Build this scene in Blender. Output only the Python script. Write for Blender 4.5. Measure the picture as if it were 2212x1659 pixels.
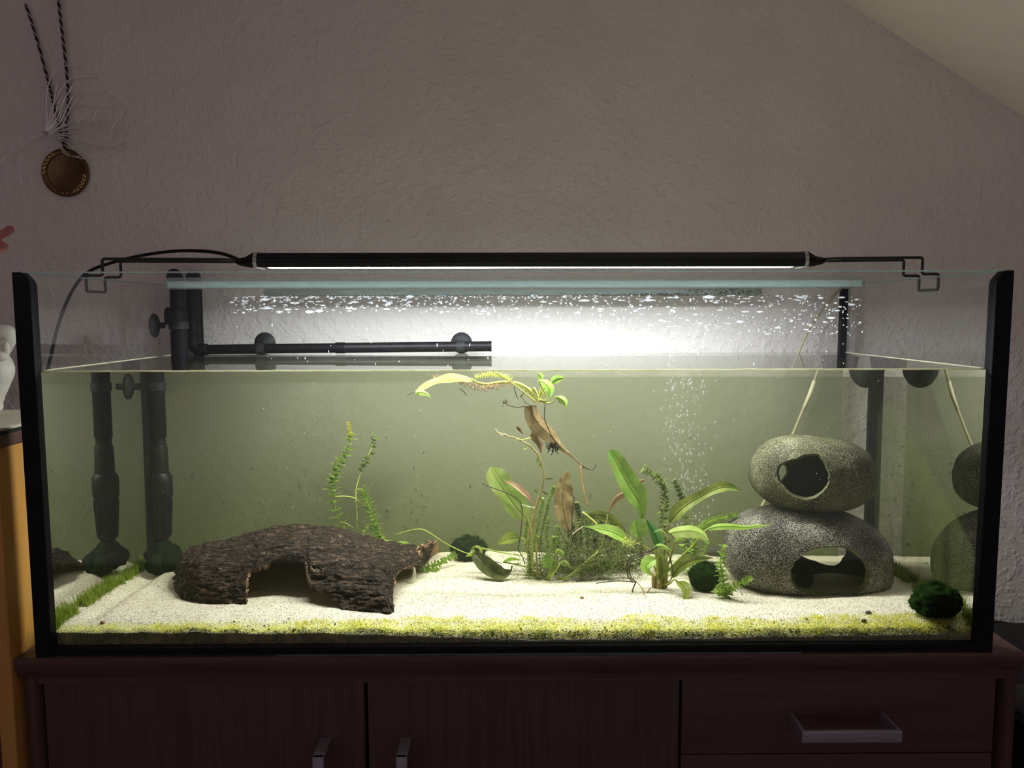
import bpy, math, random
import numpy as np
from mathutils import Vector, Matrix, Euler, noise
random.seed(7)
rng = np.random.default_rng(7)
for o in list(bpy.data.objects):
    bpy.data.objects.remove(o)
S = bpy.context.scene
COL = S.collection
Z0 = 0.75                       # height of the sideboard top above the floor; all modelling below is relative to it
W2, HT, DP = 0.60, 0.478, 0.44  # half width, height and depth of the tank
GL = 0.010                      # glass thickness
ZW = 0.3576                     # water level
YWALL = 0.48

# ------------------------------------------------------------------ camera, world, lights, exposure
CAMP = (-0.01105, -0.91673, 0.42647)
CROT = (1.47889, 0.00221, -0.00742)
FPX = 1637.0
cam = bpy.data.cameras.new('camera')
camo = bpy.data.objects.new('camera', cam)
COL.objects.link(camo)
cam.sensor_width = 36.0
cam.lens = 36.0 * FPX / 2212.0
cam.clip_start = 0.02
camo.location = (CAMP[0], CAMP[1], CAMP[2] + Z0)
camo.rotation_euler = CROT
S.camera = camo
w = bpy.data.worlds.new('room_light')
S.world = w
w.use_nodes = True
bg = w.node_tree.nodes['Background']
bg.inputs['Color'].default_value = (1.0, 0.85, 0.94, 1)
bg.inputs['Strength'].default_value = 0.28
LED_STRENGTH = 50.0       # glow of the visible diffuser
LED_POWER = 7.6         # the light the bar throws down (beam of LED optics)
# added unseen spot left of the picture, brightens the sloped ceiling
fill_d = bpy.data.lights.new('slope_fill_spot', 'SPOT')
fill_d.energy = 42.0
fill_d.color = (1.0, 0.90, 0.78)
fill_d.spot_size = math.radians(44)
fill_d.spot_blend = 1.0
fill_d.shadow_soft_size = 0.12
fill_o = bpy.data.objects.new('slope_fill_spot', fill_d)
COL.objects.link(fill_o)
fill_o.location = (-1.5, -0.35, 0.40 + Z0)
fill_o.rotation_euler = Vector((2.6, 0.05, 0.72)).to_track_quat('-Z', 'Y').to_euler()
S.view_settings.view_transform = 'Standard'
S.view_settings.look = 'None'
S.view_settings.gamma = 1.0
S.view_settings.exposure = 0.0
S.view_settings.use_curve_mapping = False
C = S.cycles
C.use_denoising = True
C.max_bounces = 9
C.diffuse_bounces = 5
C.use_adaptive_sampling = True
C.adaptive_threshold = 0.02
C.glossy_bounces = 4
C.transmission_bounces = 6
C.transparent_max_bounces = 32
C.volume_bounces = 1
C.sample_clamp_indirect = 3.0
C.blur_glossy = 0.5
C.caustics_refractive = True


# ------------------------------------------------------------------ picture point -> tank point (bends at the front pane)
_M = np.array(Euler(CROT).to_matrix())
def at(px, py, Y, air=False):
    d = _M @ np.array([(px - 1106) / FPX, (829.5 - py) / FPX, -1.0])
    d /= np.linalg.norm(d)
    o = np.array(CAMP)
    if not air:
        h = o + d * ((0.011 - o[1]) / d[1])
        if h[2] < ZW:
            d = np.array([d[0] / 1.33, 0, d[2] / 1.33])
            d[1] = math.sqrt(1 - d[0] ** 2 - d[2] ** 2)
            o = h
    p = o + d * ((Y - o[1]) / d[1])
    return Vector(p)


def A(px, py, Y):
    return at(px, py, Y, True)


# ------------------------------------------------------------------ mesh building
class MB:
    def __init__(s):
        s.v = []; s.f = []; s.m = []

    def add(s, vs, fs, mi=0):
        b = len(s.v)
        s.v.extend(tuple(p) for p in vs)
        for f in fs:
            s.f.append(tuple(b + i for i in f)); s.m.append(mi)
        return s

    def box(s, x0, x1, y0, y1, z0, z1, mi=0, bev=0.0):
        if bev > 0:
            import bmesh
            bm = bmesh.new()
            bmesh.ops.create_cube(bm, size=1.0)
            for v in bm.verts:
                v.co = Vector(((x0 + x1) / 2 + v.co.x * (x1 - x0), (y0 + y1) / 2 + v.co.y * (y1 - y0), (z0 + z1) / 2 + v.co.z * (z1 - z0)))
            bmesh.ops.bevel(bm, geom=list(bm.edges), offset=bev, segments=3, affect='EDGES', profile=0.6)
            bm.verts.index_update()
            s.add([v.co for v in bm.verts], [[v.index for v in f.verts] for f in bm.faces], mi)
            bm.free()
            return s
        vs = [(x, y, z) for z in (z0, z1) for y in (y0, y1) for x in (x0, x1)]
        return s.add(vs, [(0, 2, 3, 1), (4, 5, 7, 6), (0, 1, 5, 4), (2, 6, 7, 3), (0, 4, 6, 2), (1, 3, 7, 5)], mi)

    def prism(s, poly, axis, a, b, mi=0):
        """poly: 2D outline, extruded along axis from a to b. axis 'y': (x,z); 'x': (y,z); 'z': (x,y)"""
        n = len(poly)
        def mk(p, t):
            return {'y': (p[0], t, p[1]), 'x': (t, p[0], p[1]), 'z': (p[0], p[1], t)}[axis]
        vs = [mk(p, a) for p in poly] + [mk(p, b) for p in poly]
        fs = [tuple(range(n)), tuple(range(2 * n - 1, n - 1, -1))]
        fs += [(i, i + n, (i + 1) % n + n, (i + 1) % n) for i in range(n)]
        return s.add(vs, fs, mi)

    def tube(s, pts, rad, n=8, mi=0, cap=True, flat=1.0):
        pts = [Vector(p) for p in pts]
        k = len(pts)
        if not hasattr(rad, '__len__'):
            rad = [rad] * k
        tang = [(pts[min(i + 1, k - 1)] - pts[max(i - 1, 0)]) for i in range(k)]
        for i in range(k):
            if tang[i].length < 1e-9: tang[i] = Vector((0, 0, 1))
            tang[i].normalize()
        ref = Vector((0, 1, 0)) if abs(tang[0].y) < 0.9 else Vector((1, 0, 0))
        u = (ref - tang[0] * ref.dot(tang[0])).normalized()
        vs = []
        for i in range(k):
            u = u - tang[i] * u.dot(tang[i])
            u.normalize()
            b = tang[i].cross(u)
            for j in range(n):
                t = 2 * math.pi * j / n
                vs.append(pts[i] + (u * math.cos(t) * flat + b * math.sin(t)) * rad[i])
        fs = []
        for i in range(k - 1):
            for j in range(n):
                a = i * n + j; c = i * n + (j + 1) % n
                fs.append((a, c, c + n, a + n))
        if cap:
            fs.append(tuple(range(n - 1, -1, -1)))
            fs.append(tuple((k - 1) * n + j for j in range(n)))
        return s.add(vs, fs, mi)

    def lathe(s, base, axis, prof, n=24, mi=0):
        """prof: list of (radius, height along axis)"""
        base = Vector(base); ax = Vector(axis).normalized()
        ref = Vector((0, 1, 0)) if abs(ax.y) < 0.9 else Vector((1, 0, 0))
        u = (ref - ax * ref.dot(ax)).normalized(); b = ax.cross(u)
        vs = []
        for r, h in prof:
            for j in range(n):
                t = 2 * math.pi * j / n
                vs.append(base + ax * h + (u * math.cos(t) + b * math.sin(t)) * r)
        k = len(prof); fs = []
        for i in range(k - 1):
            for j in range(n):
                a = i * n + j; c = i * n + (j + 1) % n
                fs.append((a, c, c + n, a + n))
        if prof[0][0] > 1e-6: fs.append(tuple(range(n - 1, -1, -1)))
        if prof[-1][0] > 1e-6: fs.append(tuple((k - 1) * n + j for j in range(n)))
        return s.add(vs, fs, mi)

    def blob(s, c, r, n=10, seed=0, amp=0.0, freq=60.0, mi=0):
        """lumpy ellipsoid; r is a radius or three radii"""
        if not hasattr(r, '__len__'): r = (r, r, r)
        c = Vector(c); vs = []; m = n * 2
        off = Vector((seed * 3.1, seed * 1.7, seed * 2.3))
        for i in range(n + 1):
            th = math.pi * i / n
            for j in range(m):
                ph = 2 * math.pi * j / m
                d = Vector((math.sin(th) * math.cos(ph), math.sin(th) * math.sin(ph), math.cos(th)))
                k = 1.0
                if amp: k += amp * noise.fractal(d * freq + off, 1.0, 2.0, 3)
                vs.append(c + Vector((d.x * r[0], d.y * r[1], d.z * r[2])) * k)
        fs = []
        for i in range(n):
            for j in range(m):
                a = i * m + j; b = i * m + (j + 1) % m
                fs.append((a, a + m, b + m, b))
        return s.add(vs, fs, mi)

    def leaf(s, spine, widths, side, cup=0.15, wave=0.0, mi=0, nw=4, seed=0, droop=0.0):
        """leaf blade: spine points, half-widths along it, side direction (perpendicular); cup folds the halves up"""
        pts = catmull(spine, 14)
        k = len(pts)
        side = Vector(side)
        vs = []
        cols = 2 * nw + 1
        for i, p in enumerate(pts):
            t = i / (k - 1)
            tg = (pts[min(i + 1, k - 1)] - pts[max(i - 1, 0)]).normalized()
            sd = (side - tg * side.dot(tg))
            if sd.length < 1e-6: sd = Vector((1, 0, 0))
            sd.normalize(); nm = tg.cross(sd)
            wd = interp(widths, t) * (1 + 0.5 * wave * math.sin(t * 21 + seed * 2.3))
            for j in range(cols):
                q = (j - nw) / nw
                z = cup * abs(q) ** 1.3 * wd + wave * wd * math.sin(t * 19 + seed + (2.2 if q > 0 else 0)) * abs(q) ** 2
                vs.append(p + sd * q * wd + nm * (z - (0.06 * wd if j == nw else 0)))
        fs = []
        for i in range(k - 1):
            for j in range(cols - 1):
                a = i * cols + j
                fs.append((a, a + 1, a + cols + 1, a + cols))
        return s.add(vs, fs, mi)

    def sub(s, off):
        s.v = [(p[0] - off[0], p[1] - off[1], p[2] - off[2]) for p in s.v]
        return s


def catmull(pts, n):
    pts = [Vector(p) for p in pts]
    if len(pts) == 2:
        return [pts[0].lerp(pts[1], i / n) for i in range(n + 1)]
    P = [pts[0] * 2 - pts[1]] + pts + [pts[-1] * 2 - pts[-2]]
    out = []
    m = len(pts) - 1
    for i in range(n + 1):
        u = i / n * m
        k = min(int(u), m - 1); t = u - k
        a, b, c, d = P[k], P[k + 1], P[k + 2], P[k + 3]
        out.append(0.5 * ((2 * b) + (c - a) * t + (2 * a - 5 * b + 4 * c - d) * t * t + (3 * b - a - 3 * c + d) * t ** 3))
    return out


def interp(tab, t):
    if not isinstance(tab[0], (tuple, list)):
        n = len(tab) - 1
        u = min(max(t, 0), 1) * n; k = min(int(u), n - 1)
        return tab[k] + (tab[k + 1] - tab[k]) * (u - k)
    if t <= tab[0][0]: return tab[0][1]
    for (a, va), (b, vb) in zip(tab, tab[1:]):
        if t <= b: return va + (vb - va) * (t - a) / (b - a)
    return tab[-1][1]


def rootloc(p):
    v = Vector((0, 0, 0))
    while p is not None:
        v += p.location; p = p.parent
    return v


def obj(name, mb, mats, parent=None, smooth=True, label=None, cat=None, group=None, kind=None):
    if not isinstance(mats, (list, tuple)): mats = [mats]
    me = bpy.data.meshes.new(name)
    off = rootloc(parent)
    me.from_pydata([(p[0] - off.x, p[1] - off.y, p[2] - off.z) for p in mb.v], [], mb.f)
    for m in mats: me.materials.append(m)
    if any(mb.m): me.polygons.foreach_set('material_index', mb.m)
    if smooth:
        me.polygons.foreach_set('use_smooth', [True] * len(me.polygons))
    me.update()
    o = bpy.data.objects.new(name, me)
    COL.objects.link(o)
    o.parent = parent
    if smooth == 'auto':
        sharp(o)
    tag(o, label, cat, group, kind)
    return o


def sharp(o, ang=math.radians(35)):
    try:
        o.data.set_sharp_from_angle(angle=ang)
    except Exception:
        pass


def tag(o, label=None, cat=None, group=None, kind=None):
    for k, v in (('label', label), ('category', cat), ('group', group), ('kind', kind)):
        if v: o[k] = v
    return o


def thing(name, label, cat, loc, group=None):
    o = bpy.data.objects.new(name, None)
    o.empty_display_size = 0.02
    COL.objects.link(o)
    o.location = loc
    return tag(o, label, cat, group)


# ------------------------------------------------------------------ materials
def newmat(name):
    m = bpy.data.materials.new(name)
    m.use_nodes = True
    nt = m.node_tree
    for n in list(nt.nodes): nt.nodes.remove(n)
    out = nt.nodes.new('ShaderNodeOutputMaterial')
    return m, nt, out


def N(nt, typ, **kw):
    n = nt.nodes.new(typ)
    for k, v in kw.items():
        if k.startswith('i_'):
            key = k[2:].replace('_', ' ')
            n.inputs[key].default_value = v
        else:
            setattr(n, k, v)
    return n


def rgba(c): return (c[0], c[1], c[2], 1.0)


def ramp(nt, src, stops, interp_='LINEAR'):
    r = nt.nodes.new('ShaderNodeValToRGB')
    r.color_ramp.interpolation = interp_
    e = r.color_ramp.elements
    while len(e) < len(stops): e.new(0.5)
    for el, (p, c) in zip(e, stops):
        el.position = p; el.color = rgba(c) if len(c) == 3 else c
    nt.links.new(src, r.inputs[0])
    return r.outputs[0]


def texco(nt, scale=(1, 1, 1)):
    tc = nt.nodes.new('ShaderNodeTexCoord')
    mp = nt.nodes.new('ShaderNodeMapping')
    mp.inputs['Scale'].default_value = scale
    nt.links.new(tc.outputs['Object'], mp.inputs[0])
    return mp.outputs[0]


def noise_n(nt, vec, scale, detail=4, rough=0.55, dist=0.0):
    n = N(nt, 'ShaderNodeTexNoise')
    n.inputs['Scale'].default_value = scale
    n.inputs['Detail'].default_value = detail
    n.inputs['Roughness'].default_value = rough
    n.inputs['Distortion'].default_value = dist
    nt.links.new(vec, n.inputs['Vector'])
    return n.outputs['Fac']


def bump(nt, h, strength=0.3, dist=0.002, prev=None):
    b = N(nt, 'ShaderNodeBump')
    b.inputs['Strength'].default_value = strength
    b.inputs['Distance'].default_value = dist
    nt.links.new(h, b.inputs['Height'])
    if prev is not None: nt.links.new(prev, b.inputs['Normal'])
    return b.outputs[0]


def pmat(name, c1, c2=None, scale=30, rough=0.6, stretch=(1, 1, 1), bstr=0.0, bscale=None, bdist=0.001, metal=0.0, spec=0.4, lo=0.35, hi=0.65, detail=4):
    m, nt, out = newmat(name)
    p = N(nt, 'ShaderNodeBsdfPrincipled')
    p.inputs['Roughness'].default_value = rough
    p.inputs['Metallic'].default_value = metal
    p.inputs['Specular IOR Level'].default_value = spec
    vec = texco(nt, stretch)
    if c2 is None: c2 = tuple(x * 0.8 for x in c1)
    f = noise_n(nt, vec, scale, detail)
    nt.links.new(ramp(nt, f, [(lo, c1), (hi, c2)]), p.inputs['Base Color'])
    if bstr:
        h = noise_n(nt, vec, bscale or scale, 3)
        nt.links.new(bump(nt, h, bstr, bdist), p.inputs['Normal'])
    nt.links.new(p.outputs[0], out.inputs[0])
    return m


def leafmat(name, c1, c2, scale=40, trans=0.5, spots=None, rough=0.4, gloss=0.02, veins=False):
    """thin plant tissue: reflects and lets light through"""
    m, nt, out = newmat(name)
    vec = texco(nt)
    f = noise_n(nt, vec, scale, 4)
    col = ramp(nt, f, [(0.35, c1), (0.65, c2)])
    if spots:
        f2 = noise_n(nt, vec, 260, 2)
        mx = N(nt, 'ShaderNodeMix', data_type='RGBA')
        nt.links.new(ramp(nt, f2, [(0.64, (0, 0, 0)), (0.72, (0.8, 0.8, 0.8))]), mx.inputs[0])
        nt.links.new(col, mx.inputs[6]); mx.inputs[7].default_value = rgba(spots)
        col = mx.outputs[2]
    d = N(nt, 'ShaderNodeBsdfDiffuse'); t = N(nt, 'ShaderNodeBsdfTranslucent')
    nt.links.new(col, d.inputs[0]); nt.links.new(col, t.inputs[0])
    mx2 = N(nt, 'ShaderNodeMixShader'); mx2.inputs[0].default_value = trans
    nt.links.new(d.outputs[0], mx2.inputs[1]); nt.links.new(t.outputs[0], mx2.inputs[2])
    g = N(nt, 'ShaderNodeBsdfGlossy'); g.inputs['Roughness'].default_value = rough
    mx3 = N(nt, 'ShaderNodeMixShader'); mx3.inputs[0].default_value = gloss
    nt.links.new(mx2.outputs[0], mx3.inputs[1]); nt.links.new(g.outputs[0], mx3.inputs[2])
    nt.links.new(mx3.outputs[0], out.inputs[0])
    return m


def glassmix(nt, ior, thin=True, rough=0.0, tint=(1, 1, 1)):
    """clear sheet: straight transmission and Fresnel mirror. thin: both faces use the air-side ratio"""
    fr = N(nt, 'ShaderNodeFresnel')
    if thin:
        ge = N(nt, 'ShaderNodeNewGeometry')
        mr = N(nt, 'ShaderNodeMix', data_type='FLOAT')
        nt.links.new(ge.outputs['Backfacing'], mr.inputs[0])
        mr.inputs[2].default_value = ior; mr.inputs[3].default_value = 1.0 / ior
        nt.links.new(mr.outputs[0], fr.inputs['IOR'])
    else:
        fr.inputs['IOR'].default_value = ior
    t = N(nt, 'ShaderNodeBsdfTransparent'); t.inputs[0].default_value = rgba(tint)
    g = N(nt, 'ShaderNodeBsdfGlossy'); g.inputs['Roughness'].default_value = rough
    mx = N(nt, 'ShaderNodeMixShader')
    nt.links.new(fr.outputs[0], mx.inputs[0])
    nt.links.new(t.outputs[0], mx.inputs[1]); nt.links.new(g.outputs[0], mx.inputs[2])
    return mx.outputs[0], fr


M = {}
def mats():
    # pane
    m, nt, out = newmat('pane_glass')
    s, _ = glassmix(nt, 1.30, True, 0.0, (0.985, 0.993, 0.987)); nt.links.new(s, out.inputs[0]); M['pane'] = m
    # ground pane edges catch and scatter the lamp light, faint green
    m, nt, out = newmat('glass_edge')
    t = N(nt, 'ShaderNodeBsdfTransparent'); t.inputs[0].default_value = (0.80, 0.92, 0.86, 1)
    tl = N(nt, 'ShaderNodeBsdfTranslucent'); tl.inputs[0].default_value = (0.74, 0.87, 0.95, 1)
    g = N(nt, 'ShaderNodeBsdfGlossy'); g.inputs['Roughness'].default_value = 0.15
    a = N(nt, 'ShaderNodeMixShader'); b = N(nt, 'ShaderNodeMixShader'); b.inputs[0].default_value = 0.12
    nt.links.new(ramp(nt, noise_n(nt, texco(nt, (0.8, 6, 9)), 34, 3), [(0.3, (0.40, 0.40, 0.40)), (0.7, (0.85, 0.85, 0.85))]), a.inputs[0])  # streaks stand in for highlights along the brace edge
    nt.links.new(t.outputs[0], a.inputs[1]); nt.links.new(tl.outputs[0], a.inputs[2])
    nt.links.new(a.outputs[0], b.inputs[1]); nt.links.new(g.outputs[0], b.inputs[2]); nt.links.new(b.outputs[0], out.inputs[0])
    M['glass_edge'] = m
    m, nt, out = newmat('clear_sealant')
    t = N(nt, 'ShaderNodeBsdfTransparent'); t.inputs[0].default_value = (0.80, 0.83, 0.80, 1)
    tl = N(nt, 'ShaderNodeBsdfTranslucent'); tl.inputs[0].default_value = (0.55, 0.60, 0.58, 1)
    g = N(nt, 'ShaderNodeBsdfGlossy'); g.inputs['Roughness'].default_value = 0.12
    a = N(nt, 'ShaderNodeMixShader'); a.inputs[0].default_value = 0.12
    b = N(nt, 'ShaderNodeMixShader'); b.inputs[0].default_value = 0.06
    nt.links.new(t.outputs[0], a.inputs[1]); nt.links.new(tl.outputs[0], a.inputs[2])
    nt.links.new(a.outputs[0], b.inputs[1]); nt.links.new(g.outputs[0], b.inputs[2]); nt.links.new(b.outputs[0], out.inputs[0])
    M['sealant'] = m
    # water: one material; the front face refracts, the others mirror by Fresnel (total reflection from inside at the ends)
    m, nt, out = newmat('tank_water')
    ge = N(nt, 'ShaderNodeNewGeometry')
    tc = N(nt, 'ShaderNodeTexCoord')
    sep = N(nt, 'ShaderNodeSeparateXYZ'); nt.links.new(tc.outputs['Object'], sep.inputs[0])
    lt = N(nt, 'ShaderNodeMath', operation='LESS_THAN'); nt.links.new(sep.outputs['Y'], lt.inputs[0]); lt.inputs[1].default_value = 0.0105
    gt = N(nt, 'ShaderNodeMath', operation='GREATER_THAN'); nt.links.new(sep.outputs['Z'], gt.inputs[0]); gt.inputs[1].default_value = ZW - 0.0004
    glass = N(nt, 'ShaderNodeBsdfRefraction'); glass.inputs['IOR'].default_value = 1.33; glass.inputs['Roughness'].default_value = 0.0
    side, _ = glassmix(nt, 1.33, False)
    top, frt = glassmix(nt, 1.33, True, 0.02)
    vec = texco(nt, (3, 14, 1))
    nt.links.new(bump(nt, noise_n(nt, vec, 6, 2), 0.22, 0.002), frt.inputs['Normal'])
    a = N(nt, 'ShaderNodeMixShader'); nt.links.new(gt.outputs[0], a.inputs[0]); nt.links.new(side, a.inputs[1]); nt.links.new(top, a.inputs[2])
    b = N(nt, 'ShaderNodeMixShader'); nt.links.new(lt.outputs[0], b.inputs[0]); nt.links.new(a.outputs[0], b.inputs[1]); nt.links.new(glass.outputs[0], b.inputs[2])
    nt.links.new(b.outputs[0], out.inputs['Surface'])
    vs = N(nt, 'ShaderNodeVolumeScatter'); vs.inputs['Color'].default_value = (0.86, 0.95, 0.62, 1); vs.inputs['Density'].default_value = 0.065; vs.inputs['Anisotropy'].default_value = 0.25
    va = N(nt, 'ShaderNodeVolumeAbsorption'); va.inputs['Color'].default_value = (0.695, 0.70, 0.30, 1); va.inputs['Density'].default_value = 1.1
    ad = N(nt, 'ShaderNodeAddShader'); nt.links.new(vs.outputs[0], ad.inputs[0]); nt.links.new(va.outputs[0], ad.inputs[1])
    nt.links.new(ad.outputs[0], out.inputs['Volume'])
    M['water'] = m
    # black silicone and plastics
    M['silicone'] = pmat('black_silicone', (0.006, 0.006, 0.008), (0.009, 0.009, 0.013), 40, 0.6, spec=0.15)
    M['black_metal'] = pmat('black_anodised_metal', (0.010, 0.010, 0.011), (0.014, 0.014, 0.015), 60, 0.35, (1, 30, 30))
    M['black_plastic'] = pmat('black_plastic', (0.004, 0.004, 0.005), (0.010, 0.010, 0.011), 90, 0.45, spec=0.2, bstr=0.1, bscale=300, bdist=0.0004)
    M['old_plastic'] = pmat('scaled_black_plastic', (0.004, 0.004, 0.005), (0.022, 0.022, 0.024), 120, 0.6, (1, 1, 0.6), lo=0.58, hi=0.8, spec=0.12)
    M['white_ring'] = pmat('white_plastic', (0.55, 0.55, 0.52), (0.48, 0.48, 0.46), 50, 0.5)
    # LED strip
    m, nt, out = newmat('led_glow')
    tc = N(nt, 'ShaderNodeTexCoord'); sp = N(nt, 'ShaderNodeSeparateXYZ'); nt.links.new(tc.outputs['Object'], sp.inputs[0])
    mul = N(nt, 'ShaderNodeMath', operation='MULTIPLY'); nt.links.new(sp.outputs['X'], mul.inputs[0]); mul.inputs[1].default_value = 7.0
    fr = N(nt, 'ShaderNodeMath', operation='FRACT'); nt.links.new(mul.outputs[0], fr.inputs[0])
    col = ramp(nt, fr.outputs[0], [(0.0, (0.88, 0.93, 1.0)), (0.60, (1.0, 0.93, 1.0)), (0.72, (0.58, 1.0, 0.80)), (0.84, (0.80, 0.97, 1.0)), (1.0, (0.88, 0.93, 1.0))])
    em = N(nt, 'ShaderNodeEmission'); em.inputs['Strength'].default_value = LED_STRENGTH
    nt.links.new(col, em.inputs[0]); nt.links.new(em.outputs[0], out.inputs[0]); M['led'] = m
    # room
    m, nt, out = newmat('rough_plaster')
    p = N(nt, 'ShaderNodeBsdfPrincipled'); p.inputs['Roughness'].default_value = 0.75; p.inputs['Specular IOR Level'].default_value = 0.25
    vec = texco(nt)
    f = noise_n(nt, vec, 9, 3)
    nt.links.new(ramp(nt, f, [(0.3, (0.72, 0.66, 0.635)), (0.7, (0.77, 0.705, 0.68))]), p.inputs['Base Color'])
    h1 = noise_n(nt, vec, 78, 2, 0.5, 0.25)
    r1 = ramp(nt, h1, [(0.44, (0, 0, 0)), (0.72, (1, 1, 1))])
    n1 = bump(nt, r1, 0.52, 0.0028)
    h2 = noise_n(nt, vec, 170, 3)
    nt.links.new(bump(nt, h2, 0.30, 0.0013, n1), p.inputs['Normal'])
    nt.links.new(p.outputs[0], out.inputs[0]); M['wall'] = m
    M['ceiling'] = pmat('painted_slope', (0.86, 0.80, 0.71), (0.82, 0.76, 0.68), 20, 0.8, bstr=0.3, bscale=140, bdist=0.001)
    M['floor'] = pmat('floor_boards', (0.10, 0.06, 0.04), (0.06, 0.035, 0.025), 8, 0.5, (1, 12, 1))
    # sand
    m, nt, out = newmat('white_quartz_sand')
    p = N(nt, 'ShaderNodeBsdfPrincipled'); p.inputs['Roughness'].default_value = 0.6
    vec = texco(nt)
    vo = N(nt, 'ShaderNodeTexVoronoi'); vo.inputs['Scale'].default_value = 700; nt.links.new(vec, vo.inputs['Vector'])
    sp = N(nt, 'ShaderNodeSeparateColor'); nt.links.new(vo.outputs['Color'], sp.inputs[0])
    nt.links.new(ramp(nt, sp.outputs[0], [(0.0, (0.30, 0.25, 0.17)), (0.10, (0.58, 0.51, 0.40)), (0.5, (0.76, 0.695, 0.59)), (1.0, (0.84, 0.785, 0.69))]), p.inputs['Base Color'])
    base = p.inputs['Base Color'].links[0].from_socket
    tc = N(nt, 'ShaderNodeTexCoord'); sx = N(nt, 'ShaderNodeSeparateXYZ'); nt.links.new(tc.outputs['Object'], sx.inputs[0])
    wob = noise_n(nt, texco(nt, (1, 1, 1)), 32, 4, 0.65)
    def band(prev, y0, y1, amp, colr, top):
        ma = N(nt, 'ShaderNodeMath', operation='MULTIPLY_ADD'); nt.links.new(wob, ma.inputs[0]); ma.inputs[1].default_value = amp; nt.links.new(sx.outputs['Y'], ma.inputs[2])
        mr = N(nt, 'ShaderNodeMapRange'); nt.links.new(ma.outputs[0], mr.inputs[0])
        mr.inputs[1].default_value = y0 + amp * 0.5; mr.inputs[2].default_value = y1 + amp * 0.5; mr.inputs[3].default_value = top; mr.inputs[4].default_value = 0.0
        mx = N(nt, 'ShaderNodeMix', data_type='RGBA'); nt.links.new(mr.outputs[0], mx.inputs[0]); nt.links.new(prev, mx.inputs[6]); mx.inputs[7].default_value = rgba(colr)
        return mx.outputs[2]
    base = band(base, 0.020, 0.040, 0.05, (0.66, 0.65, 0.07), 0.8)
    base = band(base, 0.011, 0.019, 0.03, (0.10, 0.10, 0.025), 0.85)  # algae and the shade of the unlit front in one colour
    nt.links.new(base, p.inputs['Base Color'])
    nt.links.new(bump(nt, vo.outputs['Distance'], 0.8, -0.0012), p.inputs['Normal'])
    nt.links.new(p.outputs[0], out.inputs[0]); M['sand'] = m
    M['grain'] = leafmat('quartz_grain', (0.90, 0.87, 0.80), (0.62, 0.57, 0.46), 900, 0.5)

    # sand gets its algae: yellow green growth by the front pane, dark olive at the glass mixes algae with painted shade
    def wood(name, c1, c2, stretch, rough=0.4):
        m, nt, out = newmat(name)
        p = N(nt, 'ShaderNodeBsdfPrincipled'); p.inputs['Roughness'].default_value = rough; p.inputs['Specular IOR Level'].default_value = 0.3
        vec = texco(nt, stretch)
        f = noise_n(nt, vec, 7, 6, 0.62, 0.6)
        nt.links.new(ramp(nt, f, [(0.3, c1), (0.52, c2), (0.7, c1)]), p.inputs['Base Color'])
        nt.links.new(bump(nt, f, 0.08, 0.001), p.inputs['Normal'])
        nt.links.new(p.outputs[0], out.inputs[0]); M[name] = m
    wood('walnut_upright', (0.068, 0.034, 0.032), (0.098, 0.050, 0.046), (9, 9, 0.55))
    wood('walnut_level', (0.076, 0.038, 0.036), (0.112, 0.058, 0.053), (0.55, 9, 9))
    wood('lit_orange_wood', (0.50, 0.24, 0.055), (0.56, 0.28, 0.07), (6, 6, 0.5), 0.5)  # cabinet side: glow of the tank light put into the orange
    wood('shaded_red_wood', (0.10, 0.022, 0.014), (0.13, 0.03, 0.018), (6, 6, 0.5), 0.5)  # same cabinet's front: shade put into the dark red
    M['carcass'] = pmat('dark_gap', (0.006, 0.004, 0.004), None, 20, 0.7)
    M['aluminium'] = pmat('brushed_aluminium', (0.40, 0.38, 0.44), (0.33, 0.32, 0.37), 60, 0.45, (0.5, 20, 20), metal=0.6)
    # speckled ceramic caves
    def speckle(name, base, warm, spec_c, green, gthr):
        m, nt, out = newmat(name)
        p = N(nt, 'ShaderNodeBsdfPrincipled'); p.inputs['Roughness'].default_value = 0.75; p.inputs['Specular IOR Level'].default_value = 0.2
        vec = texco(nt)
        big = noise_n(nt, vec, 26, 3)
        b = ramp(nt, big, [(0.35, base), (0.65, warm)])
        fine = noise_n(nt, vec, 780, 2, 0.5)
        # patches where the pale glaze flecks sit denser
        dens = noise_n(nt, vec, 17, 3)
        ma = N(nt, 'ShaderNodeMath', operation='MULTIPLY_ADD'); nt.links.new(dens, ma.inputs[0]); ma.inputs[1].default_value = 0.42; ma.inputs[2].default_value = -0.20
        su = N(nt, 'ShaderNodeMath', operation='ADD'); nt.links.new(fine, su.inputs[0]); nt.links.new(ma.outputs[0], su.inputs[1])
        f = ramp(nt, su.outputs[0], [(0.535, (0, 0, 0)), (0.60, (1, 1, 1))])
        mx = N(nt, 'ShaderNodeMix', data_type='RGBA'); nt.links.new(f, mx.inputs[0]); nt.links.new(b, mx.inputs[6]); mx.inputs[7].default_value = rgba(spec_c)
        g = ramp(nt, noise_n(nt, vec, 21, 4, 0.6, 0.5), [(gthr, (0, 0, 0)), (gthr + 0.16, (0.5, 0.5, 0.5))])
        mg = N(nt, 'ShaderNodeMix', data_type='RGBA'); nt.links.new(g, mg.inputs[0]); nt.links.new(mx.outputs[2], mg.inputs[6]); mg.inputs[7].default_value = rgba(green)
        nt.links.new(mg.outputs[2], p.inputs['Base Color'])
        nt.links.new(bump(nt, fine, 0.5, 0.0012), p.inputs['Normal'])
        nt.links.new(p.outputs[0], out.inputs[0]); M[name] = m
    speckle('speckled_olive_ceramic', (0.015, 0.014, 0.010), (0.036, 0.032, 0.021), (0.30, 0.29, 0.19), (0.050, 0.054, 0.016), 0.44)
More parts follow.
